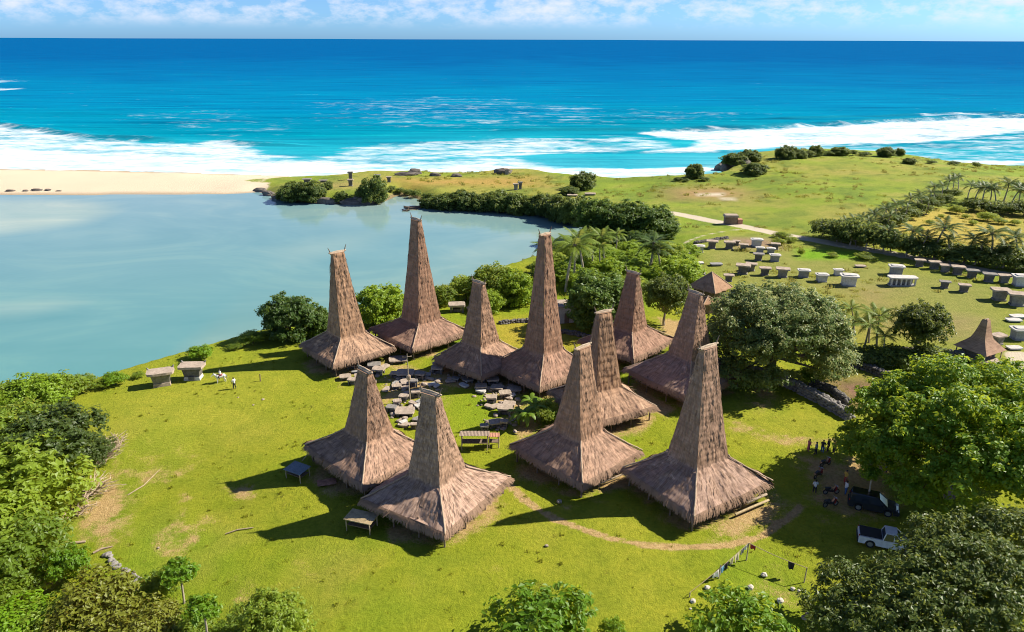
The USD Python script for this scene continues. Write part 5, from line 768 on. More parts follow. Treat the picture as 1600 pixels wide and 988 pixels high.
for k, x, y, w, lb in [('white', 1072.6, 405, 2.6, 'white cube tomb at the left end of the field'), ('white', 1092, 394, 2.5, 'white topped tomb second in the left curve of the field'), ('block', 1112, 388, 2.7, 'large dark tomb third in the left curve of the field'), ('block', 1139, 389, 2.6, 'dark tomb with grey plate in the middle of the far row'), ('block', 1150, 384, 1.8, 'small dark tomb just behind the grey plated one'), ('block', 1161, 391, 2.2, 'dark tomb with reddish plate in the far row'), ('white', 1181.5, 385, 2.8, 'white cement tomb highest in the far row'), ('white', 1187, 395, 2.0, 'small white topped tomb in front of the white cement one'), ('block', 1184.5, 407, 2.4, 'dark mushroom shaped tomb alone on its shadow'), ('white', 1204, 396, 2.0, 'white topped tomb right of the small white one'), ('block', 1211, 390, 2.2, 'dark tomb at the right rear corner of the far row'), ('white', 1210, 408, 2.4, 'white plated tomb right of the mushroom shaped one'),
 ('flat', 1089.6, 413, 2.6, 'flat pale slab low in the grass, left one'), ('flat', 1119, 415, 2.6, 'flat pale slab low in the grass, right one'), ('block', 1092, 438, 2.4, 'tall dark tomb with wide plate beside the tiled hut'), ('block', 1138, 440, 2.1, 'dark tomb just right of the tiled hut'), ('block', 1160, 428, 3.0, 'large black tomb of the middle row, left of its twin'), ('block', 1173, 423, 2.4, 'black tomb tucked behind the large black one'), ('block', 1194.5, 430, 2.4, 'tomb with pale grey plate in the middle row'), ('block', 1222, 433, 2.8, 'wide dark tomb closing the middle row on the right'),
 ('white', 1255, 433, 2.5, 'white plated tomb, first of the four above the fig tree'), ('white', 1283, 440, 2.5, 'white plated tomb, second of the four above the fig tree'), ('white', 1309, 430, 2.0, 'smaller white plated tomb set back among the four above the fig'), ('white', 1325, 446, 3.4, 'largest white plated tomb above the fig tree'), ('flat', 1344, 418, 2.2, 'flat grey slab alone in the grass'), ('white', 1399, 429, 3.0, 'pale tomb behind the wide pillared one'),
 ('block', 1436, 416, 2.2, 'tomb in the roadside row, first from the left'), ('block', 1459, 420, 2.4, 'tomb in the roadside row, second from the left'), ('block', 1476, 425, 2.3, 'tomb in the roadside row, third from the left'), ('block', 1495, 429, 2.6, 'tomb in the roadside row, fourth from the left'), ('block', 1517.5, 434, 2.4, 'tomb in the roadside row, fifth from the left'), ('block', 1544, 440, 2.5, 'tomb in the roadside row, sixth from the left'), ('block', 1567.5, 442, 2.4, 'tomb in the roadside row, seventh from the left'), ('white', 1594, 447, 3.4, 'white and blue grey tomb at the right picture edge by the road'), ('block', 1475, 450, 2.0, 'single tomb before the roadside row, left one'), ('block', 1505, 456, 2.2, 'single tomb before the roadside row, right one'), ('block', 1560, 469, 3.2, 'big tomb throwing a long shadow, left of two'), ('block', 1587, 477, 3.4, 'big tomb throwing a long shadow, right of two'),
 ('flat', 1590, 497, 2.6, 'flat slab at the right edge below the two big tombs'), ('flat', 1583, 503, 2.4, 'flat slab just above the grey block tomb at right'), ('white', 1592, 530, 3.0, 'grey block tomb at the right edge beside the tower hut'), ('flat', 1584, 546, 2.2, 'dark flat tomb below the grey block tomb')]:
    tomb(k, x, y, w, lb, FG, rz={'block': -0.25, 'white': -0.12, 'flat': 0.0}[k]+0.1*math.sin(x))
t = thing('stone_tomb', 'wide tomb with pillars in the middle of the field', 'tomb', at(1408, 446), -0.05, FG)
part(t, 'cover_slab', slab(5.4, 2.2, 0.24, 5, (0, 0, 1.62), rough=0.02), M['white']); part(t, 'foot', slab(4.9, 1.9, 0.3, 6, (0, 0, 0.08), rough=0.02), M['cement'])
for i in range(6): part(t, 'pillar', box(0.26, 0.26, 1.4, (-2.2+0.88*i, -0.7, 0.8)), M['white'])
part(t, 'body', box(4.0, 1.0, 1.38, (0, 0.4, 0.8)), M['cement'])
# the two tall tombs on the lagoon lawn
for i, (px, py, lb, rz) in enumerate([(254, 602, 'grey roof shaped tomb on the lagoon lawn, left of the pair', 0.35), (303, 592, 'pale tomb with white carved foot on the lagoon lawn, right of the pair', 0.05)]):
    t = thing('stone_tomb', lb, 'tomb', at(px, py), rz, 'two tombs on the lagoon lawn')
    part(t, 'cover_slab', slab(3.5, 2.2, 0.34, 3+i, (0, 0, 2.0), rough=0.05), M['stone_pale']); part(t, 'body', box(2.0, 1.15, 1.6, (0, 0, 1.05), taper=1.25).subdivide(), M['stone_dark'] if i else M['stone']); part(t, 'foot', box(2.3, 1.5, 0.6, (0, 0, 0.2), taper=0.92).subdivide(), M['white'] if i else M['stone_pale'])
    for sx in (-1, 1): part(t, 'horn', tube([(sx*1.5, 0.8, 2.1), (sx*1.72, 0.85, 2.45)], [0.16, 0.08], 6), M['stone'], True)
    if i: part(t, 'carved_panel', box(0.9, 0.1, 0.5, (0, -0.78, 0.35)), M['stone_dark'])
# table tombs of the village square
SQ = [(552, 571, 2.7, 'pale stone table just left of the rear front tower top'), (585, 573, 2.6, 'brown stone table below the pale topped house'), (592, 582, 2.4, 'low brown stone table second row below the pale topped house'), (622, 563, 3.6, 'large grey stone table between the two back left houses'), (634, 586, 3.4, 'large stone table beneath the wooden pole'), (657, 589, 2.0, 'grey stone table right of the pole'), (638, 598, 2.8, 'whitish stone table in front of the pole foot'), (617, 587, 1.6, 'small brown stone table left of the pole'), (684, 580, 2.4, 'stone table with deep shadow in front of the tall slender house'), (540, 590, 2.2, 'pinkish stone table at the left rim of the square'), (551, 597, 1.8, 'grey green stone table at the left rim of the square'), (647, 601, 1.5, 'small pale stone table below the pole'), (620, 605, 1.8, 'low pale stone table by the small green plant'), (631, 623, 1.7, 'white stone table between the two front left towers'), (650, 618, 1.7, 'grey stone table left of the nearest left tower top'), (633, 644, 3.4, 'large pinkish stone table nearest the front left towers'), (612, 640, 1.8, 'pale stone table against the low dark house tower'), (621, 633, 1.5, 'small sunlit stone table above the large pinkish one'), (651, 658, 1.3, 'small dark stone table right below the large pinkish one'), (647, 668, 1.2, 'smallest stone table next to the low dark house roof'),
 (683, 574, 1.8, 'thin stone table right of the tall slender house corner'), (712, 593, 1.5, 'white sliver of a stone table in the shade of the small short house'), (752, 607, 2.2, 'grey stone table with pale side in the shade row'), (770, 598, 2.4, 'shaded blue grey stone table under the tallest house eave'), (777, 607, 2.4, 'sunlit brown stone table, first of the pair near the tallest house'), (789, 618, 2.2, 'sunlit brown stone table, second of the pair near the tallest house'), (768, 627, 2.0, 'tan stone table at the edge of the bright lawn'), (796, 633, 2.2, 'brown stone table in front of the banana plants'), (774, 664, 2.2, 'brown stone table right of the bright lawn, nearest the camera'), (789, 643, 2.6, 'shaded grey stone table beside the banana plants'), (732, 594, 2.2, 'shaded stone table in front of the small short house'), (757, 670, 1.5, 'small shaded stone table above the tin roof'), (788, 665, 1.4, 'little pale stone table between banana plants and tin roof'), (803, 610, 2.6, 'long shaded stone table below the tallest house corner')]
for i, (x, y, w, lb) in enumerate(SQ): tomb('slab', x, y+3, w*0.74, lb, 'stone tables on the village square', rz=0.25*math.sin(i*2.3), h=0.55+0.2*(i % 3), d=w*0.6)
r = np.random.RandomState(77)
for x0, y0, x1, y1, n, where in ((596, 584, 690, 618, 8, 'around the wooden pole'), (608, 618, 660, 668, 8, 'between the pole foot and the front left towers'), (748, 606, 808, 640, 7, 'among the tables before the tallest house'), (700, 592, 770, 606, 6, 'in the shade before the small short house'), (545, 576, 606, 600, 6, 'before the pale topped house')):
    for k, (x, y) in enumerate(sorted((x0+(x1-x0)*r.rand(), y0+(y1-y0)*r.rand()) for q in range(n))):
        tomb('flat', x, y, 0.9+0.8*r.rand(), f'small low slab {where}, {ORD[k]} from the left', 'small slabs on the village square', r.rand()*3, h=0.3+0.2*r.rand())
tomb('slab', 714, 487, 3.0, 'stone table on the lagoon bank behind the small short tower', 'stone tables behind the houses', 0.1, d=2.2, h=1.5); tomb('slab', 736, 486, 1.6, 'small stone heap table beside the bank stone table', 'stone tables behind the houses', 0.1)
for px, py, w, h, lb in [(548, 281, 2.0, 3.2, 'dark pillar tomb on the point, rear one'), (548, 291, 2.2, 2.6, 'dark pillar tomb on the point, front one'), (590, 284, 2.4, 2.8, 'square dark tomb on the point behind the tallest tree'), (608, 285, 2.0, 2.2, 'small dark tomb on the point, rightmost'), (480, 285, 3.4, 1.4, 'flat roofed dark tomb behind the left point trees'), (505, 285, 3.0, 0.9, 'low pale tomb on the point beach'), (792, 273, 2.2, 2.4, 'dark tomb at the far meadow surf edge'), (806, 297, 2.0, 2.4, 'dark upright tomb above the mangroves, left'), (813, 296, 1.6, 2.8, 'dark upright tomb above the mangroves, right')]: tomb('block', px, py, w, lb, 'tombs near the surf', 0.1, h=h)
for px, py, w, lb in [(922, 305, 3.6, 'white slab in the meadow behind the lagoon head'), (894, 307, 3.4, 'pale slab left of the white meadow slab')]: tomb('flat', px, py, w, lb, 'slabs in the far meadow')
# ------------------------------------------------------------------ small buildings and furniture
def corr(sx, sy, n=18, amp=0.03, z=0.0, tilt=0.0):
    """a corrugated sheet with thickness"""
    x = np.linspace(-sx/2, sx/2, n*4); zt = amp*np.sin(x/sx*n*2*PI); V = []
    for dz in (0, -0.02):
        for y in (-sy/2, sy/2): V.append(np.stack([x, 0*x+y, z+zt+dz+y*tilt], 1))
    m = len(x); F = []
    for j in range(m-1): F += [(j, j+1, m+j+1, m+j), (2*m+j+1, 2*m+j, 3*m+j, 3*m+j+1), (j+1, j, 2*m+j, 2*m+j+1), (m+j, m+j+1, 3*m+j+1, 3*m+j)]
    return np.vstack(V), np.array(F)
def canopy(name, label, cat, px, py, rz, sx, sy, h, roof, posts, table=True, tilt=0.0, slats=0):
    t = thing(name, label, cat, at(px, py), rz)
    if slats:
        for i in range(slats): part(t, 'roof_slat', tube([(-sx/2, -sy/2+sy*(i+0.5)/slats, h+tilt*(-sy/2+sy*(i+0.5)/slats)), (sx/2, -sy/2+sy*(i+0.5)/slats, h+0.03+tilt*(-sy/2+sy*(i+0.5)/slats))], sy/slats*0.48, 6), roof, True)
    else: part(t, 'roof_sheet', corr(sx, sy, int(sx*6), 0.03, h, tilt), roof)
    for x in (-1, 1):
        for y in (-1, 1): part(t, 'post', tube([(x*sx*0.43, y*sy*0.4, -0.3), (x*sx*0.43, y*sy*0.4, h+tilt*y*sy*0.4-0.06)], 0.06, 6), M['wood_pale'], True)
    if table: part(t, 'shelf', box(sx*0.85, sy*0.7, 0.06, (0, 0, h*0.45)), posts)
    return t
canopy('bamboo_table', 'pale bamboo slatted table on posts beside the nearest left house', 'table', 566, 826, 0.55-0.87, 3.0, 1.9, 1.35, M['bamboo'], M['wood'], slats=14)
canopy('goods_stall', 'small blue grey tin roofed stall beside the low dark house', 'stall', 466, 746, -0.5, 2.4, 1.8, 1.15, M['tin_blue'], M['wood'], tilt=0.08)
canopy('tin_shelter', 'long tin roofed shelter between square and nearest left house', 'shelter', 742, 700, 0.0, 3.5, 1.5, 1.9, M['tin'], M['wood'], tilt=-0.12); canopy('tin_shelter', 'short reddish tin lean-to at the right end of the long shelter', 'shelter', 772, 697, 0.0, 1.3, 1.2, 1.5, M['rust'], M['wood'], tilt=-0.1)
t = thing('red_tarp', 'faded red cloth spread on the ground under the low dark house eave', 'cloth', at(511, 757), 0.3); v, f = np.meshgrid(np.linspace(-1, 1, 14), np.linspace(-0.6, 0.6, 10)); part(t, 'cloth', (np.stack([v.ravel(), f.ravel(), 0.1+0.3*meshkit.fbm(np.stack([v.ravel()*2, f.ravel()*2, 0*v.ravel()], -1), 3, 2)], 1), np.array([(j*14+i, j*14+i+1, j*14+i+15, j*14+i+14) for j in range(9) for i in range(13)])), M['rust'], True)
def pole(pix0, pix1, rad, label, m='bamboo', z0=0.3, z1=0.3, cat='pole'):
    a, b = at(*pix0)+(0, 0, z0), at(*pix1)+(0, 0, z1); solo('bamboo_pole', tube([a-a, (b-a)/2+(0, 0, 0.03), b-a], rad, 6), M[m], label, cat, a, smooth=True)
for a in [((518, 752), (534, 744), .07, 'pale bamboo pole beside the low dark house, rear one', 'bamboo', .8, .8), ((526, 757), (541, 748), .07, 'pale bamboo pole beside the low dark house, front one', 'bamboo', .8, .8), ((474, 738), (496, 718), .05, 'thin pole leaning from the stall to the low dark house', 'bamboo', 1.4, 1.9), ((567, 575), (602, 566), .12, 'long pale beam lying over the tables below the pale topped house', 'wood_pale', 1.1, 1.1), ((935, 757), (972, 741), .09, 'bamboo pole between the two front right houses, upper', 'bamboo', .9, .9), ((938, 763), (976, 748), .09, 'bamboo pole between the two front right houses, lower', 'wood_pale', .6, .6), ((1148, 811), (1200, 788), .14, 'thick pale bench beam along the right flank of the nearest right house', 'bamboo', .45, .45), ((1165, 797), (1196, 783), .16, 'short pale beam under the eave of the nearest right house', 'wood_pale', .8, .8)]: pole(*a)
t = thing('village_pole', 'tall thin wooden pole with a crossbar rising over the square', 'pole', at(641, 628), 0.2); part(t, 'mast', tube([(0, 0, -0.4), (-0.05, 0, 3), (-0.1, 0.02, 6.9)], [0.10, 0.08, 0.06], 6), M['wood_pale'], True); part(t, 'crossbar', tube([(-0.7, 0, 6.5), (0.5, 0, 6.55)], 0.055, 5), M['wood_pale'], True); part(t, 'offering_bundle', rock(4, 0.3, 0.24, 0.4, 2, 0.4, (-0.05, -0.1, 3.6)), M['straw_pale'], True)
solo('short_post', tube([(0, 0, -0.2), (0.03, 0, 1.1)], [0.09, 0.07], 6), M['wood'], 'short dark post standing in the lawn at the shadow edge', 'post', at(407, 596), smooth=True)
# white house behind the palms
t = thing('white_house', 'small white walled house behind the tallest tower', 'house', at(888, 500), 0.12)
for sx, sy, wx, wy in ((0, -1, 4.2, 0.16), (0, 1, 4.2, 0.16), (-1, 0, 0.16, 2.88), (1, 0, 0.16, 2.88)): part(t, 'wall', box(wx, wy, 3.2, (sx*2.0, sy*1.5, 1.3)), M['white'])
part(t, 'roof', box(4.8, 3.7, 0.16, (0, 0, 3.02), taper=0.96), M['stone_pale']); part(t, 'door', box(0.8, 0.06, 1.8, (-0.6, -1.60, 0.9)), M['wood']); part(t, 'window', box(0.8, 0.06, 0.8, (1.0, -1.60, 1.6)), M['wood'])
# thatched hut without tower
def hip_hut(name, label, px, py, rz, a, b, ze, zr, tm, wm, ext=None):
    t = thing(name, label, 'hut', at(px, py), rz); n = 22; V, F, U, o = [], [], [], 0; cor = [(-b/2, -a/2), (b/2, -a/2), (b/2, a/2), (-b/2, a/2)]
    for s_ in range(4):
        p0, p1 = np.array(cor[s_]), np.array(cor[(s_+1) % 4]); u, w = np.meshgrid(np.linspace(0, 1, n), np.linspace(0, 1, n)); xy = (p0+(p1-p0)*u[..., None])*(1-0.97*w[..., None]); z = ze+(zr-ze)*w+0.22*(meshkit.fbm(np.stack([xy[..., 0]*1.2, xy[..., 1]*1.2, w*2], -1), 3, s_)-0.5)-0.2*(w == 0)*meshkit.noise(np.stack([u*18, 0*u, 0*u], -1), 3)
        V.append(np.concatenate([xy.reshape(-1, 2), z.reshape(-1, 1)], 1)); T = np.arange(n*n).reshape(n, n); F.append(np.stack([T[:-1, :-1], T[:-1, 1:], T[1:, 1:], T[1:, :-1]], -1).reshape(-1, 4)+o); o += n*n; U.append(np.stack([(u*np.linalg.norm(p1-p0)).ravel()*0.45, w.ravel()*2.2], 1))
    part(t, 'thatch_roof', (np.vstack(V), np.vstack(F)), M[tm], True, np.vstack(U))
    for sx, sy, wx, wy in ((0, -1, b*0.72, 0.1), (0, 1, b*0.72, 0.1), (1, 0, 0.1, a*0.72-0.22), (-1, 0, 0.1, a*0.72-0.22)): part(t, 'wall', box(wx, wy, ze+0.5, (sx*b*0.36, sy*a*0.36, ze/2-0.1)), M[wm])
    for sx, sy in cor: part(t, 'hip_roll', tube([(sx, sy, ze+0.06), (sx*0.5, sy*0.5, (ze+zr)/2+0.1), (0, 0, zr+0.08)], 0.09, 5), M['straw_pale'], True)
    for sx in (-1, 1):
        for sy in (-1, 1): part(t, 'post', tube([(sx*b*0.45, sy*a*0.45, -0.3), (sx*b*0.45, sy*a*0.45, ze)], 0.08, 5), M['wood'], True)
    return t
hip_hut('thatched_hut', 'brown hip roofed hut without tower beside the tomb field', 1108, 466, 0.75, 5.8, 5.8, 2.2, 5.0, 'thatch', 'bamboo_wall'); hip_hut('lean_shed', 'low pinkish thatched shed in front of the hip roofed hut', 1104, 488, 0.3, 2.6, 3.2, 1.9, 2.9, 'thatch_new', 'wood')
t = thing('tower_hut', 'small tower roofed hut at the right edge of the tomb field', 'hut', at(1527, 558), 0.5, sc=1.0); 
def mini_tower(t, seed=77):
    pr = [(1.5, 2.5), (2.0, 2.0), (2.6, 1.45), (3.1, 1.05), (3.7, 0.85), (4.5, 0.66), (5.3, 0.5), (5.9, 0.4), (6.0, 0.1)]; V, F, U, o = [], [], [], 0; n = 14
    for s_ in range(4):
        g_ = []
        for z, h in pr:
            cor = [(-h, -h), (h, -h), (h, h), (-h, h)]; p0, p1 = np.array(cor[s_]), np.array(cor[(s_+1) % 4]); u = np.linspace(0, 1, n)[:, None]; q = p0+(p1-p0)*u; g_.append(np.concatenate([q, np.full((n, 1), z)+0.12*(meshkit.noise(np.concatenate([q*2.5, np.full((n, 1), z)], 1), s_)-0.5)[:, None]], 1))
        V.append(np.vstack(g_)); T = np.arange(len(pr)*n).reshape(len(pr), n); F.append(np.stack([T[:-1, :-1], T[:-1, 1:], T[1:, 1:], T[1:, :-1]], -1).reshape(-1, 4)+o); o += len(pr)*n; U.append(np.stack([V[-1][:, 0]*0.5+V[-1][:, 1]*0.5, V[-1][:, 2]*0.5], 1))
    part(t, 'thatch_roof', (np.vstack(V), np.vstack(F)), M['thatch_grey'], True, np.vstack(U))
    for sx, sy, wx, wy in ((0, -1, 3.2, 0.14), (0, 1, 3.2, 0.14), (1, 0, 0.14, 2.9), (-1, 0, 0.14, 2.9)): part(t, 'wall', box(wx, wy, 1.9, (sx*1.5, sy*1.53, 0.75)), M['stone_dark'])
    part(t, 'door', box(0.7, 0.08, 1.2, (0.3, -1.62, 0.6)), M['rust']); part(t, 'ridge_beam', tube([(-0.5, 0, 6.02), (0.5, 0, 6.02)], 0.07, 5), M['wood_pale'], True)
    for sx in (-1, 1):
        for sy in (-1, 1): part(t, 'post', tube([(sx*2.1, sy*2.1, -0.3), (sx*2.1, sy*2.1, 1.8)], 0.09, 5), M['wood_pale'], True)
mini_tower(t)
tomb('flat', 1535, 566, 4.2, 'bright beige slab in front of the small tower hut', 'slabs at the tower hut', -0.1, d=2.6, h=0.5); t = tomb('block', 1557, 538, 2.4, 'blue grey leaning tomb behind the small tower hut', 'tombs at the tower hut', 0.4)
t = thing('field_hut', 'small pale roofed hut alone beside the road in the meadow', 'hut', at(1141, 350), -0.05); part(t, 'roof', box(3.9, 2.6, 0.5, (0, 0, 2.25), taper=0.86), M['stone_pale'])
for sx, sy, wx, wy in ((0, -1, 3.2, 0.1), (0, 1, 3.2, 0.1), (1, 0, 0.1, 1.8), (-1, 0, 0.1, 1.8)): part(t, 'wall', box(wx, wy, 2.4, (sx*1.55, sy*0.95, 0.9)), M['wood'])
part(t, 'side_shed', box(1.2, 1.8, 1.5, (2.4, 0, 0.6)), M['rust'])
# boats on the lagoon
def boat(px, py, L, rz, label):
    q = wp(px, py, 0.2); t = thing('wooden_boat', label, 'boat', (q[0], q[1], 0.05), rz, 'boats on the lagoon', L/5.0); s = np.linspace(-1, 1, 13); w = 0.62*(1-np.abs(s)**2.4)+0.03; sh = 0.55+0.35*np.abs(s)**3; V = []; 
    for k, (a, zz) in enumerate(((1.0, None), (0.72, 0.0), (0, -0.12), (-0.72, 0.0), (-1.0, None))): V.append(np.stack([s*2.5, a*w, sh if zz is None else zz+0.3*np.abs(s)**4], 1))
    inner = [v*np.array([0.95, 0.86, 1])+np.array([0, 0, 0.06]) for v in V]; A = np.vstack(V+inner[::-1]); F = [(k*13+j, k*13+j+1, (k+1)*13+j+1, (k+1)*13+j) for k in range(9) for j in range(12)]+[(9*13+j, 9*13+j+1, j+1, j) for j in range(12)]
    part(t, 'hull', (A, np.array(F)), M['wood'], 40); part(t, 'thwart', box(0.3, 1.05, 0.06, (0.6, 0, 0.42)), M['wood_pale']); part(t, 'thwart', box(0.3, 1.05, 0.06, (-0.8, 0, 0.42)), M['wood_pale'])
    for sy in (-1, 1): part(t, 'outrigger', tube([(-1.9, sy*1.6, 0.06), (0, sy*1.65, 0.1), (1.9, sy*1.6, 0.1)], 0.09, 5), M['bamboo'], True)
    for x in (-1, 1): part(t, 'outrigger_beam', tube([(x, -1.6, 0.12), (x, 0, 0.66), (x, 1.6, 0.12)], 0.05, 5), M['wood'], True)
boat(644, 325.5, 5.4, 0.15, 'dark wooden boat lying off the little lagoon beach'); boat(634, 329, 2.6, -0.2, 'tiny canoe left of the dark wooden boat')
# ------------------------------------------------------------------ vehicles
M['paint_white'] = plain('white_paint_look', (0.55, 0.56, 0.57), 0.28, 0.5, 0.0, 0.6); M['paint_black'] = plain('black_paint_look', (0.012, 0.013, 0.016), 0.22, 0.5, 0.0, 0.8); M['glass_dark'] = plain('dark_glass_look', (0.012, 0.016, 0.02), 0.06, 0.6)
M['rubber'] = plain('rubber_look', (0.02, 0.02, 0.02), 0.8, 0.2); M['alloy'] = plain('alloy_look', (0.45, 0.45, 0.46), 0.35, 0.5, 0.9); M['plastic'] = plain('black_plastic_look', (0.02, 0.02, 0.022), 0.55, 0.3); M['lamp_red'] = plain('red_lamp_look', (0.30, 0.015, 0.012), 0.2, 0.5); M['lamp_clear'] = plain('clear_lamp_look', (0.62, 0.64, 0.66), 0.12, 0.6); M['red_paint'] = plain('red_paint_look', (0.28, 0.02, 0.018), 0.3, 0.5)
def extr(poly, w, y=0.0):
    m = trimesh.creation.extrude_polygon(poly, w, engine='earcut'); v = m.vertices.copy(); m.vertices = np.stack([v[:, 0], w/2-v[:, 2]+y, v[:, 1]], 1); return m
def torus(R, r, w, n=20):
    a = np.arange(n)/n*2*PI; sec = [(R, -w/2), (R, w/2), (R-r*0.3, w/2*1.05), (R-r, w/2*0.9), (R-r, -w/2*0.9), (R-r*0.3, -w/2*1.05)]; V = np.concatenate([np.stack([q*np.cos(a), 0*a+y, q*np.sin(a)], 1) for q, y in sec]); F = []
    for k in range(6):
        for j in range(n): F.append((k*n+j, k*n+(j+1) % n, ((k+1) % 6)*n+(j+1) % n, ((k+1) % 6)*n+j))
    return V, np.array(F)
def wheel(t, x, y, R=0.37):
    V, F = torus(R, 0.13, 0.24); w = part(t, 'wheel', (V+np.array([x, y, R]), F), M['rubber'], 30)
    d = trimesh.creation.cylinder(R-0.12, 0.2, sections=20); d.apply_transform(trimesh.transformations.rotation_matrix(PI/2, (1, 0, 0))); d.apply_translation((x, y, R)); part(w, 'rim', d, M['alloy'])
def car(name, label, p, rz, L, Wd, paint, wb, body, cabin, roofw, bed=None, cabz=1.0):
    t = thing(name, label, 'car' if name != 'pickup_truck' else 'pickup', p, rz); arch = shapely.union_all([shapely.Point(x, 0.37).buffer(0.46) for x in wb]); pg = Polygon(body).buffer(-0.05).buffer(0.05, join_style=1).difference(arch)
    b = extr(pg, Wd); part(t, 'body', b, M[paint])
    lo, hi = np.array(cabin[:2]), np.array(cabin[2:]); zl, zh = cabz, roofw[1]; w0, w1 = Wd*0.94, Wd*roofw[0]
    P = np.array([(x, s_*w0/2, zl) for x in cabin[:2] for s_ in (-1, 1)]+[(x, s_*w1/2, zh) for x in cabin[2:] for s_ in (-1, 1)]); part(t, 'windows', trimesh.convex.convex_hull(P), M['glass_dark'])
    rf = trimesh.convex.convex_hull(np.array([(x, s_*w1/2*k, z) for x in (cabin[2]-0.06, cabin[3]+0.06) for s_ in (-1, 1) for k, z in ((1.02, zh), (0.9, zh+0.07))])); part(t, 'roof', rf, M[paint])
    for s_ in (-1, 1):
        for a, c in ((0, 2), (1, 3)): part(t, 'pillar', tube([(cabin[a], s_*w0/2, zl), (cabin[c], s_*w1/2, zh)], 0.05, 5), M[paint])
        m_ = (cabin[0]+cabin[1])/2; part(t, 'pillar', tube([(m_, s_*w0/2*1.005, zl), (m_, s_*w1/2*1.005, zh)], 0.045, 5), M[paint])
        part(t, 'headlight', box(0.12, 0.34, 0.18, (L/2-0.07, s_*Wd*0.36, 0.82)), M['lamp_clear']); part(t, 'tail_light', box(0.08, 0.2, 0.34, (-L/2+0.04, s_*Wd*0.42, 0.95)), M['lamp_red']); part(t, 'mirror', box(0.12, 0.2, 0.14, (cabin[1]-0.35, s_*(Wd/2+0.08), zl+0.12)), M['plastic'])
        for x in wb: wheel(t, x, s_*(Wd/2-0.13))
    part(t, 'bumper', box(0.16, Wd*0.94, 0.26, (L/2, 0, 0.5)), M['plastic']); part(t, 'bumper', box(0.16, Wd*0.94, 0.26, (-L/2, 0, 0.52)), M['plastic'])
    if bed: part(t, 'bed_cover', box(bed[1]-bed[0], Wd*0.86, 0.06, ((bed[0]+bed[1])/2, 0, 1.13)), M['plastic'])
    return t
a, b = at(1342, 846), at(1430, 862); car('pickup_truck', 'white pickup with black covered bed, half hidden by the dark olive tree', a*0.5+b*0.5, math.atan2(b[1]-a[1], b[0]-a[0]), 5.2, 1.84, 'paint_white', (-1.55, 1.6), [(-2.6, 0.35), (-2.6, 1.08), (0.2, 1.08), (1.0, 1.10), (2.3, 0.98), (2.6, 0.8), (2.6, 0.35)], (-0.55, 1.25, -0.35, 0.55), (0.74, 1.72), (-2.5, -0.62), 1.06)
a, b = at(1330, 790), at(1396, 804); car('dark_van', 'black people carrier parked in the shade of the huge tree', a*0.5+b*0.5, math.atan2(b[1]-a[1], b[0]-a[0]), 4.6, 1.78, 'paint_black', (-1.35, 1.35), [(-2.3, 0.32), (-2.3, 1.02), (1.0, 1.04), (2.05, 0.92), (2.3, 0.72), (2.3, 0.32)], (-2.2, 1.25, -2.0, 0.35), (0.78, 1.74), None, 1.0)
def motorbike(px, py, rz, label, src=[None]):
    p = at(px, py)
    if src[0] is not None: return dup(src[0], p, rz, label, 'motorbikes under the huge tree')
    t = src[0] = thing('motorbike', label, 'motorbike', p, rz, 'motorbikes under the huge tree')
    for x in (-0.62, 0.62):
        V, F = torus(0.29, 0.08, 0.09, 16); w = part(t, 'wheel', (V+np.array([x, 0, 0.29]), F), M['rubber'], 30); d = trimesh.creation.cylinder(0.19, 0.05, sections=12); d.apply_transform(trimesh.transformations.rotation_matrix(PI/2, (1, 0, 0))); d.apply_translation((x, 0, 0.29)); part(w, 'rim', d, M['alloy'])
    part(t, 'body', extr(Polygon([(-0.8, 0.62), (-0.5, 0.4), (0.1, 0.3), (0.3, 0.35), (0.52, 0.9), (0.4, 0.95), (0.15, 0.5), (-0.2, 0.62), (-0.75, 0.75)]).buffer(0.02), 0.22), M['paint_black']); part(t, 'seat', slab(0.7, 0.26, 0.14, 3, (-0.42, 0, 0.76), rough=0.01), M['plastic']); part(t, 'front_shield', extr(Polygon([(0.3, 0.4), (0.42, 0.38), (0.56, 0.92), (0.46, 0.95)]), 0.36), M['red_paint'])
    part(t, 'handlebar', tube([(0.42, -0.34, 1.0), (0.5, 0, 0.95), (0.42, 0.34, 1.0)], 0.02, 5), M['alloy']); part(t, 'fork', tube([(0.5, 0, 0.95), (0.62, 0, 0.29)], 0.035, 5), M['alloy']); part(t, 'headlight', rock(2, 0.09, 0.1, 0.09, 1, 0, (0.58, 0, 0.88)), M['lamp_clear'], True); return t
for i, (x, y, r_) in enumerate([(1289, 729, 0.5), (1278, 746, 0.7), (1298, 772, 0.1), (1297, 792, 0.25), (1387, 735, 0.9)]): motorbike(x, y, r_, ['motorbike in the tree shade nearest the group of people', 'motorbike in the tree shade, second below the people', 'motorbike left of the black people carrier, upper', 'motorbike left of the black people carrier, lower', 'motorbike parked deep under the crown by the trunk'][i])
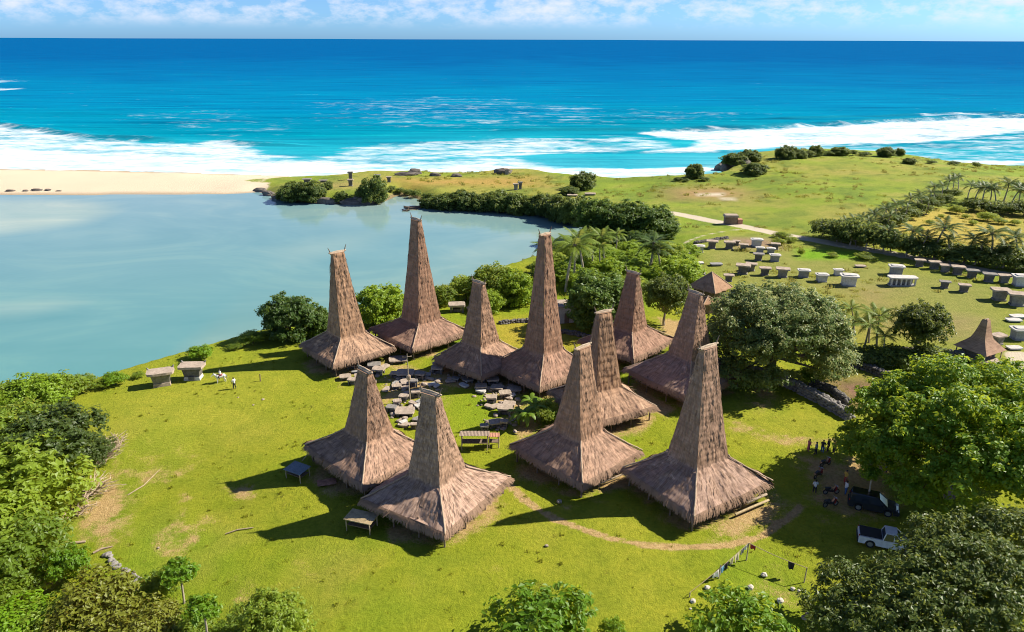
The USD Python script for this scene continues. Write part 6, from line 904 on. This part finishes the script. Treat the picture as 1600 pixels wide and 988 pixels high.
# ------------------------------------------------------------------ people and the horse
M['skin'] = plain('skin_look', (0.22, 0.12, 0.075), 0.6, 0.3); M['hair'] = plain('hair_look', (0.015, 0.012, 0.01), 0.6, 0.3)
for nm, c in (('white', (0.62, 0.62, 0.60)), ('pink', (0.34, 0.10, 0.12)), ('dark', (0.03, 0.03, 0.035)), ('blue', (0.06, 0.12, 0.26)), ('yellow', (0.5, 0.34, 0.07)), ('red', (0.32, 0.04, 0.035)), ('grey', (0.22, 0.22, 0.22)), ('sky', (0.20, 0.40, 0.60)), ('cream', (0.50, 0.45, 0.33))): M['c_'+nm] = plain(nm+'_cloth_look', c, 0.9, 0.1)
SPH = manifold3d.Manifold.sphere(1.0, 12)
def capsules(bones, ref=0.05, it=4):
    parts = [manifold3d.Manifold.batch_hull([SPH.scale((ra,)*3).translate(tuple(map(float, a))), SPH.scale((rb,)*3).translate(tuple(map(float, b)))]) for a, b, ra, rb in bones]
    m = manifold3d.Manifold.batch_boolean(parts, manifold3d.OpType.Add).refine_to_length(ref).to_mesh(); t = trimesh.Trimesh(m.vert_properties[:, :3], m.tri_verts, process=True); trimesh.smoothing.filter_taubin(t, iterations=it); return t
def person(px, py, rz, top, low, label, pose='stand', S=1.0, pos=None, skirt=False, cat='person', group=None):
    p = at(px, py) if pos is None else np.array(pos); t = thing('person', label, cat, p, rz, group, S); ride = pose == 'ride'; A = np.array; hip = 0.9; k = -1 if ride else 0
    J = dict(pel=A([0, 0, .92]), che=A([0.02, 0, 1.28]), nek=A([0.02, 0, 1.45]), hed=A([0.05, 0, 1.60]))
    bones = [(J['pel'], J['che'], .135, .15), (J['che'], J['nek'], .12, .06), (J['nek'], J['hed'], .055, .095), (J['hed'], J['hed']+A([-0.01, 0, .05]), .10, .095), (J['hed']+A([.09, 0, -.01]), J['hed']+A([.115, 0, -.015]), .02, .012)]
    sh, tr = [], []
    for s_ in (-1, 1):
        hj = A([0, s_*.10, .88]); kn, an = (A([.34, s_*.30, .72]), A([.20, s_*.34, .34])) if ride else (A([.04+.05*s_, s_*.11, .48]), A([-.02+.09*s_, s_*.12, .08])); toe = an+A([.17, s_*.02, -.04])
        bones += [(hj, kn, .095, .06), (kn, an, .058, .038), (an, toe, .042, .032)]; tr += [(hj, kn, .11, .08), (kn, kn*0.25+an*0.75, .078, .062)]
        sj = A([.02, s_*.19, 1.40]); el = A([.04+.06*(pose == 'walk')*s_+.12*ride, s_*.27, 1.13]); wr = A([.16+.16*ride, s_*(.24-.1*ride), .92+.1*ride]); d = (wr-el)/np.linalg.norm(wr-el); side = np.cross(d, A([0, s_, 0])); side /= np.linalg.norm(side)
        bones += [(A([.02, s_*.08, 1.41]), sj, .075, .062), (sj, el, .052, .042), (el, wr, .040, .028), (wr, wr+d*.07, .030, .034)]; sh += [(A([.02, s_*.08, 1.41]), sj, .085, .074), (sj, el*0.85+sj*0.15, .066, .060)]
        for f in range(4): b0 = wr+d*.08+side*(f-1.5)*.019; m1 = b0+d*(.045-.006*abs(f-1.2)); bones += [(b0, m1, .0095, .009), (m1, m1+d*.025-A([0, s_, 0])*.018, .009, .008)]
        th = wr+d*.03+side*.035; bones.append((th, th+d*.045+side*.02-A([0, s_, 0])*.012, .011, .009))
    part(t, 'body', capsules(bones, 0.05, 3), M['skin'], True)
    part(t, 'shirt', capsules([(J['pel']+A([0, 0, .02]), J['che'], .155, .168), (J['che'], J['nek']-A([0, 0, .04]), .15, .085)]+sh, 0.06, 3), M['c_'+top], True)
    part(t, 'skirt' if skirt else 'trousers', capsules([(A([0, -.05, .9]), A([0, .05, .9]), .14, .14), (A([0, 0, .88]), A([0, 0, .4]), .15, .19)] if skirt else tr+[(A([0, -.06, .9]), A([0, .06, .9]), .128, .128)], 0.06, 3), M['c_'+low], True)
    part(t, 'hair', capsules([(J['hed']+A([-.03, 0, .045]), J['hed']+A([-.01, 0, .07]), .105, .09), (J['hed']+A([-.05, 0, .02]), J['hed']+A([-.05, 0, -.03]), .085, .06)], 0.05, 2), M['hair'], True)
    for s_ in (-1, 1): part(t, 'eye', rock(1, .012, .012, .012, 1, 0, J['hed']+A([.092, s_*.034, .015])), M['hair'])
    part(t, 'mouth', box(.008, .045, .010, J['hed']+A([.098, 0, -.045])), M['c_pink']); return t
def horse(px, py, rz, label):
    p = at(px, py); t = thing('horse', label, 'horse', p, rz); A = np.array
    bones = [(A([-.42, 0, .98]), A([.0, 0, .93]), .25, .24), (A([0, 0, .93]), A([.42, 0, .97]), .24, .26), (A([.46, 0, 1.04]), A([.78, 0, 1.36]), .20, .12), (A([.78, 0, 1.36]), A([.86, 0, 1.44]), .12, .10), (A([.84, 0, 1.42]), A([1.16, 0, 1.20]), .10, .055), (A([1.16, 0, 1.2]), A([1.22, 0, 1.15]), .06, .052)]
    for s_ in (-1, 1):
        q = .05*s_; bones += [(A([.44, s_*.13, .86]), A([.46+q, s_*.13, .50]), .12, .055), (A([.46+q, s_*.13, .50]), A([.45+q, s_*.13, .12]), .052, .036), (A([.45+q, s_*.13, .12]), A([.49+q, s_*.13, .04]), .042, .05), (A([-.46, s_*.14, .95]), A([-.38-q, s_*.14, .62]), .18, .085), (A([-.38-q, s_*.14, .62]), A([-.56-q, s_*.14, .42]), .08, .05), (A([-.56-q, s_*.14, .42]), A([-.54-q, s_*.14, .10]), .048, .036), (A([-.54-q, s_*.14, .10]), A([-.50-q, s_*.14, .04]), .042, .05), (A([.83, s_*.06, 1.50]), A([.82, s_*.08, 1.60]), .035, .012)]
    part(t, 'body', capsules(bones, 0.06, 4), M['c_white'], True); part(t, 'mane', capsules([(A([.40, 0, 1.26]), A([.72, 0, 1.50]), .05, .05), (A([.72, 0, 1.5]), A([.86, 0, 1.53]), .05, .03)], .08, 1), M['c_grey'], True); part(t, 'tail', capsules([(A([-.66, 0, 1.06]), A([-.80, 0, .80]), .05, .06), (A([-.80, 0, .8]), A([-.80, 0, .45]), .06, .03)], .08, 1), M['c_grey'], True); part(t, 'saddle_cloth', slab(.5, .52, .05, 2, (-.02, 0, 1.19), rough=.01), M['c_red'])
    for s_ in (-1, 1): part(t, 'eye', rock(1, .018, .018, .018, 1, 0, A([.93, s_*.075, 1.40])), M['hair'])
    return p
hp = horse(346, 598, PI+0.55, 'small white pony with a rider on the lagoon lawn'); person(0, 0, PI+0.55, 'white', 'dark', 'person in white riding the small pony on the lagoon lawn', 'ride', 1.0, hp+np.array([0.0, 0.0, 0.30]))
person(367, 608, 2.6, 'white', 'dark', 'person in white top and dark trousers standing beside the rider', 'walk')
PG = 'people under the huge tree'
for i, (x, y, rz, a_, b_, sk, lb) in enumerate([(1262.5, 706, 0.4, 'pink', 'pink', 1, 'person in dark pink at the left rim of the tree shade'), (1274, 711, 2.5, 'grey', 'dark', 0, 'person in grey standing next to the one in dark pink'), (1284, 709, 1.0, 'dark', 'blue', 0, 'person in dark top behind the one in grey'), (1293, 707, 3.0, 'dark', 'dark', 0, 'person all in black in the group at the tree rim'), (1302, 709, 4.0, 'pink', 'dark', 1, 'person in pink skirt at the right end of the group'), (1272, 772, 1.5, 'white', 'dark', 0, 'person in white alone in the shade near the dirt path'), (1320, 774, 0.2, 'white', 'blue', 0, 'person in white at the rear of the black people carrier'), (1320, 757, 3.4, 'yellow', 'red', 1, 'person in yellow behind the black people carrier')]):
    person(x, y, rz, a_, b_, lb, 'stand' if i % 2 else 'walk', 0.94+0.02*(i % 4), None, bool(sk), 'person', PG)
# figures at the surf
# ------------------------------------------------------------------ clothesline with washing
c0 = at(1077, 934); P0, P1, P2 = at(1077, 934), at(1166, 876), at(1256, 912); H1 = 1.9
t = thing('clothesline', 'long rope clothesline bent over a middle post on the near lawn', 'clothesline', c0)
for p_, h_ in ((P0, 0.5), (P1, H1), (P2, 1.6), (P0*0.5+P1*0.5, 1.4)): part(t, 'post', tube([p_-c0+(0, 0, -0.3), p_-c0+(0.03, 0, h_)], [0.06, 0.045], 6), M['wood_pale'], True)
def sag(a_, b_, n=13, s_=0.14): q = np.linspace(0, 1, n)[:, None]; return a_*(1-q)+b_*q-np.array([0, 0, 1.0])*(4*q*(1-q)*s_)
LA, LB = sag(P0+(0, 0, 0.5), P1+(0, 0, H1)), sag(P1+(0, 0, H1), P2+(0, 0, 1.6)); part(t, 'rope', tube(LA-c0, 0.022, 5), M['straw_pale'], True); part(t, 'rope', tube(LB-c0, 0.03, 5), M['straw_pale'], True)
def garment(L, q, w, h, col, label, seed):
    i = q*(len(L)-1); k = int(i); a_ = L[k]*(1-i+k)+L[min(k+1, len(L)-1)]*(i-k); d = (L[-1]-L[0]); d /= np.linalg.norm(d); u, v = np.meshgrid(np.linspace(-0.5, 0.5, 9), np.linspace(0, 1, 9)); nrm = np.array([-d[1], d[0], 0]); r = np.random.RandomState(seed)
    f = 0.10*np.sin(u*9+seed)*v+0.05*r.randn()*v; wv = w*(1-0.25*v*(seed % 2)); Vx = d[None, None]*(u*wv)[..., None]+np.array([0, 0, -1.0])*(v*h)[..., None]+nrm[None, None]*f[..., None]; Vx = Vx.reshape(-1, 3)+np.array([0, 0, 0.02]); T = np.arange(81).reshape(9, 9); F = np.stack([T[:-1, :-1], T[:-1, 1:], T[1:, 1:], T[1:, :-1]], -1).reshape(-1, 4)
    solo('hanging_cloth', (Vx, F), M['c_'+col], label, 'laundry', a_, 0, 'washing on the clothesline', True)
for i, (q, w, h, c_, lb) in enumerate([(0.98, .5, .62, 'white', 'white shirt hanging at the middle post of the clothesline'), (0.90, .5, .7, 'grey', 'grey cloth hanging second from the middle post'), (0.80, .62, .85, 'cream', 'cream cloth hanging left of the grey one'), (0.72, .62, .85, 'cream', 'cream cloth hanging third left of the middle post'), (0.62, .6, .7, 'dark', 'dark cloth hanging halfway on the left rope'), (0.55, .6, .75, 'sky', 'light blue cloth hanging on the left rope'), (0.48, .55, .75, 'white', 'white cloth hanging left of the light blue one'), (0.42, .5, .6, 'white', 'lowest white cloth on the left rope')]): garment(LA, q, w, h, c_, lb, i)
garment(LB, 0.75, .6, .75, 'dark', 'black cloth hanging on the right rope', 31); garment(LB, 0.08, .5, .45, 'red', 'dark red cloth hanging just right of the middle post', 32)
# ------------------------------------------------------------------ grass that nobody could count
def tuft(name, seed, n, h, sp, lm):
    r = np.random.RandomState(seed); a = r.rand(n)*6.28; q = sp*np.sqrt(r.rand(n)); b = np.stack([q*np.cos(a), q*np.sin(a), 0*a-0.05], 1); ln = h*(0.6+0.7*r.rand(n)); o = r.normal(size=(n, 2))*0.45; tip = b+np.stack([o[:, 0]*ln, o[:, 1]*ln, ln], 1); s_ = r.normal(size=(n, 3)); s_[:, 2] = 0; s_ /= np.linalg.norm(s_, axis=1, keepdims=True); w = (0.035+0.03*r.rand(n))[:, None]*h/0.3
    V = np.stack([b-s_*w, b+s_*w, tip], 1).reshape(-1, 3); return V, np.arange(n*3).reshape(-1, 3), lm
M['grass_blade'] = leafy('grass_blade_look', [(0.22, 0.27, 0.014), (0.30, 0.30, 0.02), (0.36, 0.32, 0.05)], 0.3, gloss=0.1); M['meadow_blade'] = leafy('meadow_blade_look', [(0.20, 0.24, 0.03), (0.30, 0.30, 0.05), (0.40, 0.34, 0.10)], 0.3, gloss=0.1)
def scatter(name, label, P, S, seed, tufts):
    pi = UsdGeom.PointInstancer.Define(stage, '/World/'+name); r = np.random.RandomState(seed); n = len(P); prs = []
    for i, (V, F, lm) in enumerate(tufts):
        m = usdkit.mesh(stage, f'/World/{name}/blades_{i+1:03d}', (V, F), M[lm]); prs.append(m.GetPath())
    pi.CreatePrototypesRel().SetTargets(prs); pi.CreateProtoIndicesAttr(Vt.IntArray.FromNumpy(r.randint(0, len(prs), n).astype(np.int32))); pi.CreatePositionsAttr(Vt.Vec3fArray.FromNumpy(P.astype(np.float32)))
    a = r.rand(n)*PI; pi.CreateOrientationsAttr(Vt.QuathArray([Gf.Quath(float(math.cos(q)), 0, 0, float(math.sin(q))) for q in a])); pi.CreateScalesAttr(Vt.Vec3fArray.FromNumpy(np.repeat(S[:, None], 3, 1).astype(np.float32))); data(pi.GetPrim(), label, 'grass', None, 'stuff')
hp_ = [(c[0], c[1]) for c in [h_[2] for h_ in HOUSES]]
def field(x0, x1, y0, y1, n, seed, keep):
    r = np.random.RandomState(seed); x, y = x0+(x1-x0)*r.rand(n), y0+(y1-y0)*r.rand(n); z = bil(HT, x, y); k = keep(x, y, z, r)
    for hx, hy in hp_: k &= (x-hx)**2+(y-hy)**2 > 26
    return np.stack([x, y, z], 1)[k]
gidx = lambda A: (lambda x, y: A.reshape(TX.shape)[np.clip(np.searchsorted(AY, y), 0, len(AY)-1), np.clip(np.searchsorted(AX, x), 0, len(AX)-1)])
fd, fr, fs = gidx(dirt), gidx(road), gidx(sand)
P = field(-62, 62, 44, 128, 3500, 3, lambda x, y, z, r: (z > 2) & (fd(x, y)+0.3*r.rand(len(x)) < 0.5) & (fr(x, y) < 0.1) & (np.abs(x) < y*0.75+8) & (meshkit.fbm(np.stack([x/4, y/4, 0*x], -1), 3, 5)+0.25*r.rand(len(x)) > 0.58))
scatter('lawn_grass', 'short yellow green grass tufts over the village lawn', P, 0.45+0.7*np.random.RandomState(1).rand(len(P))**2, 5, [tuft('a', 1, 26, 0.24, 0.32, 'grass_blade'), tuft('b', 2, 22, 0.30, 0.26, 'grass_blade'), tuft('c', 4, 20, 0.22, 0.4, 'meadow_blade')])
P = field(-40, 320, 128, 330, 6000, 4, lambda x, y, z, r: (z > 1.6) & (fr(x, y) < 0.1) & (fs(x, y) < 0.2) & (x > -95) & (np.abs(x) < y*0.8) & (meshkit.fbm(np.stack([x/16, y/9, 0*x], -1), 4, 15)+0.22*r.rand(len(x)) > 0.60))
scatter('meadow_grass', 'rough tall grass clumps across the far meadow', P, 0.8+1.3*np.random.RandomState(2).rand(len(P))**2, 6, [tuft('d', 6, 30, 0.38, 0.6, 'meadow_blade'), tuft('e', 7, 26, 0.45, 0.5, 'meadow_blade'), tuft('f', 8, 30, 0.34, 0.8, 'grass_blade')])
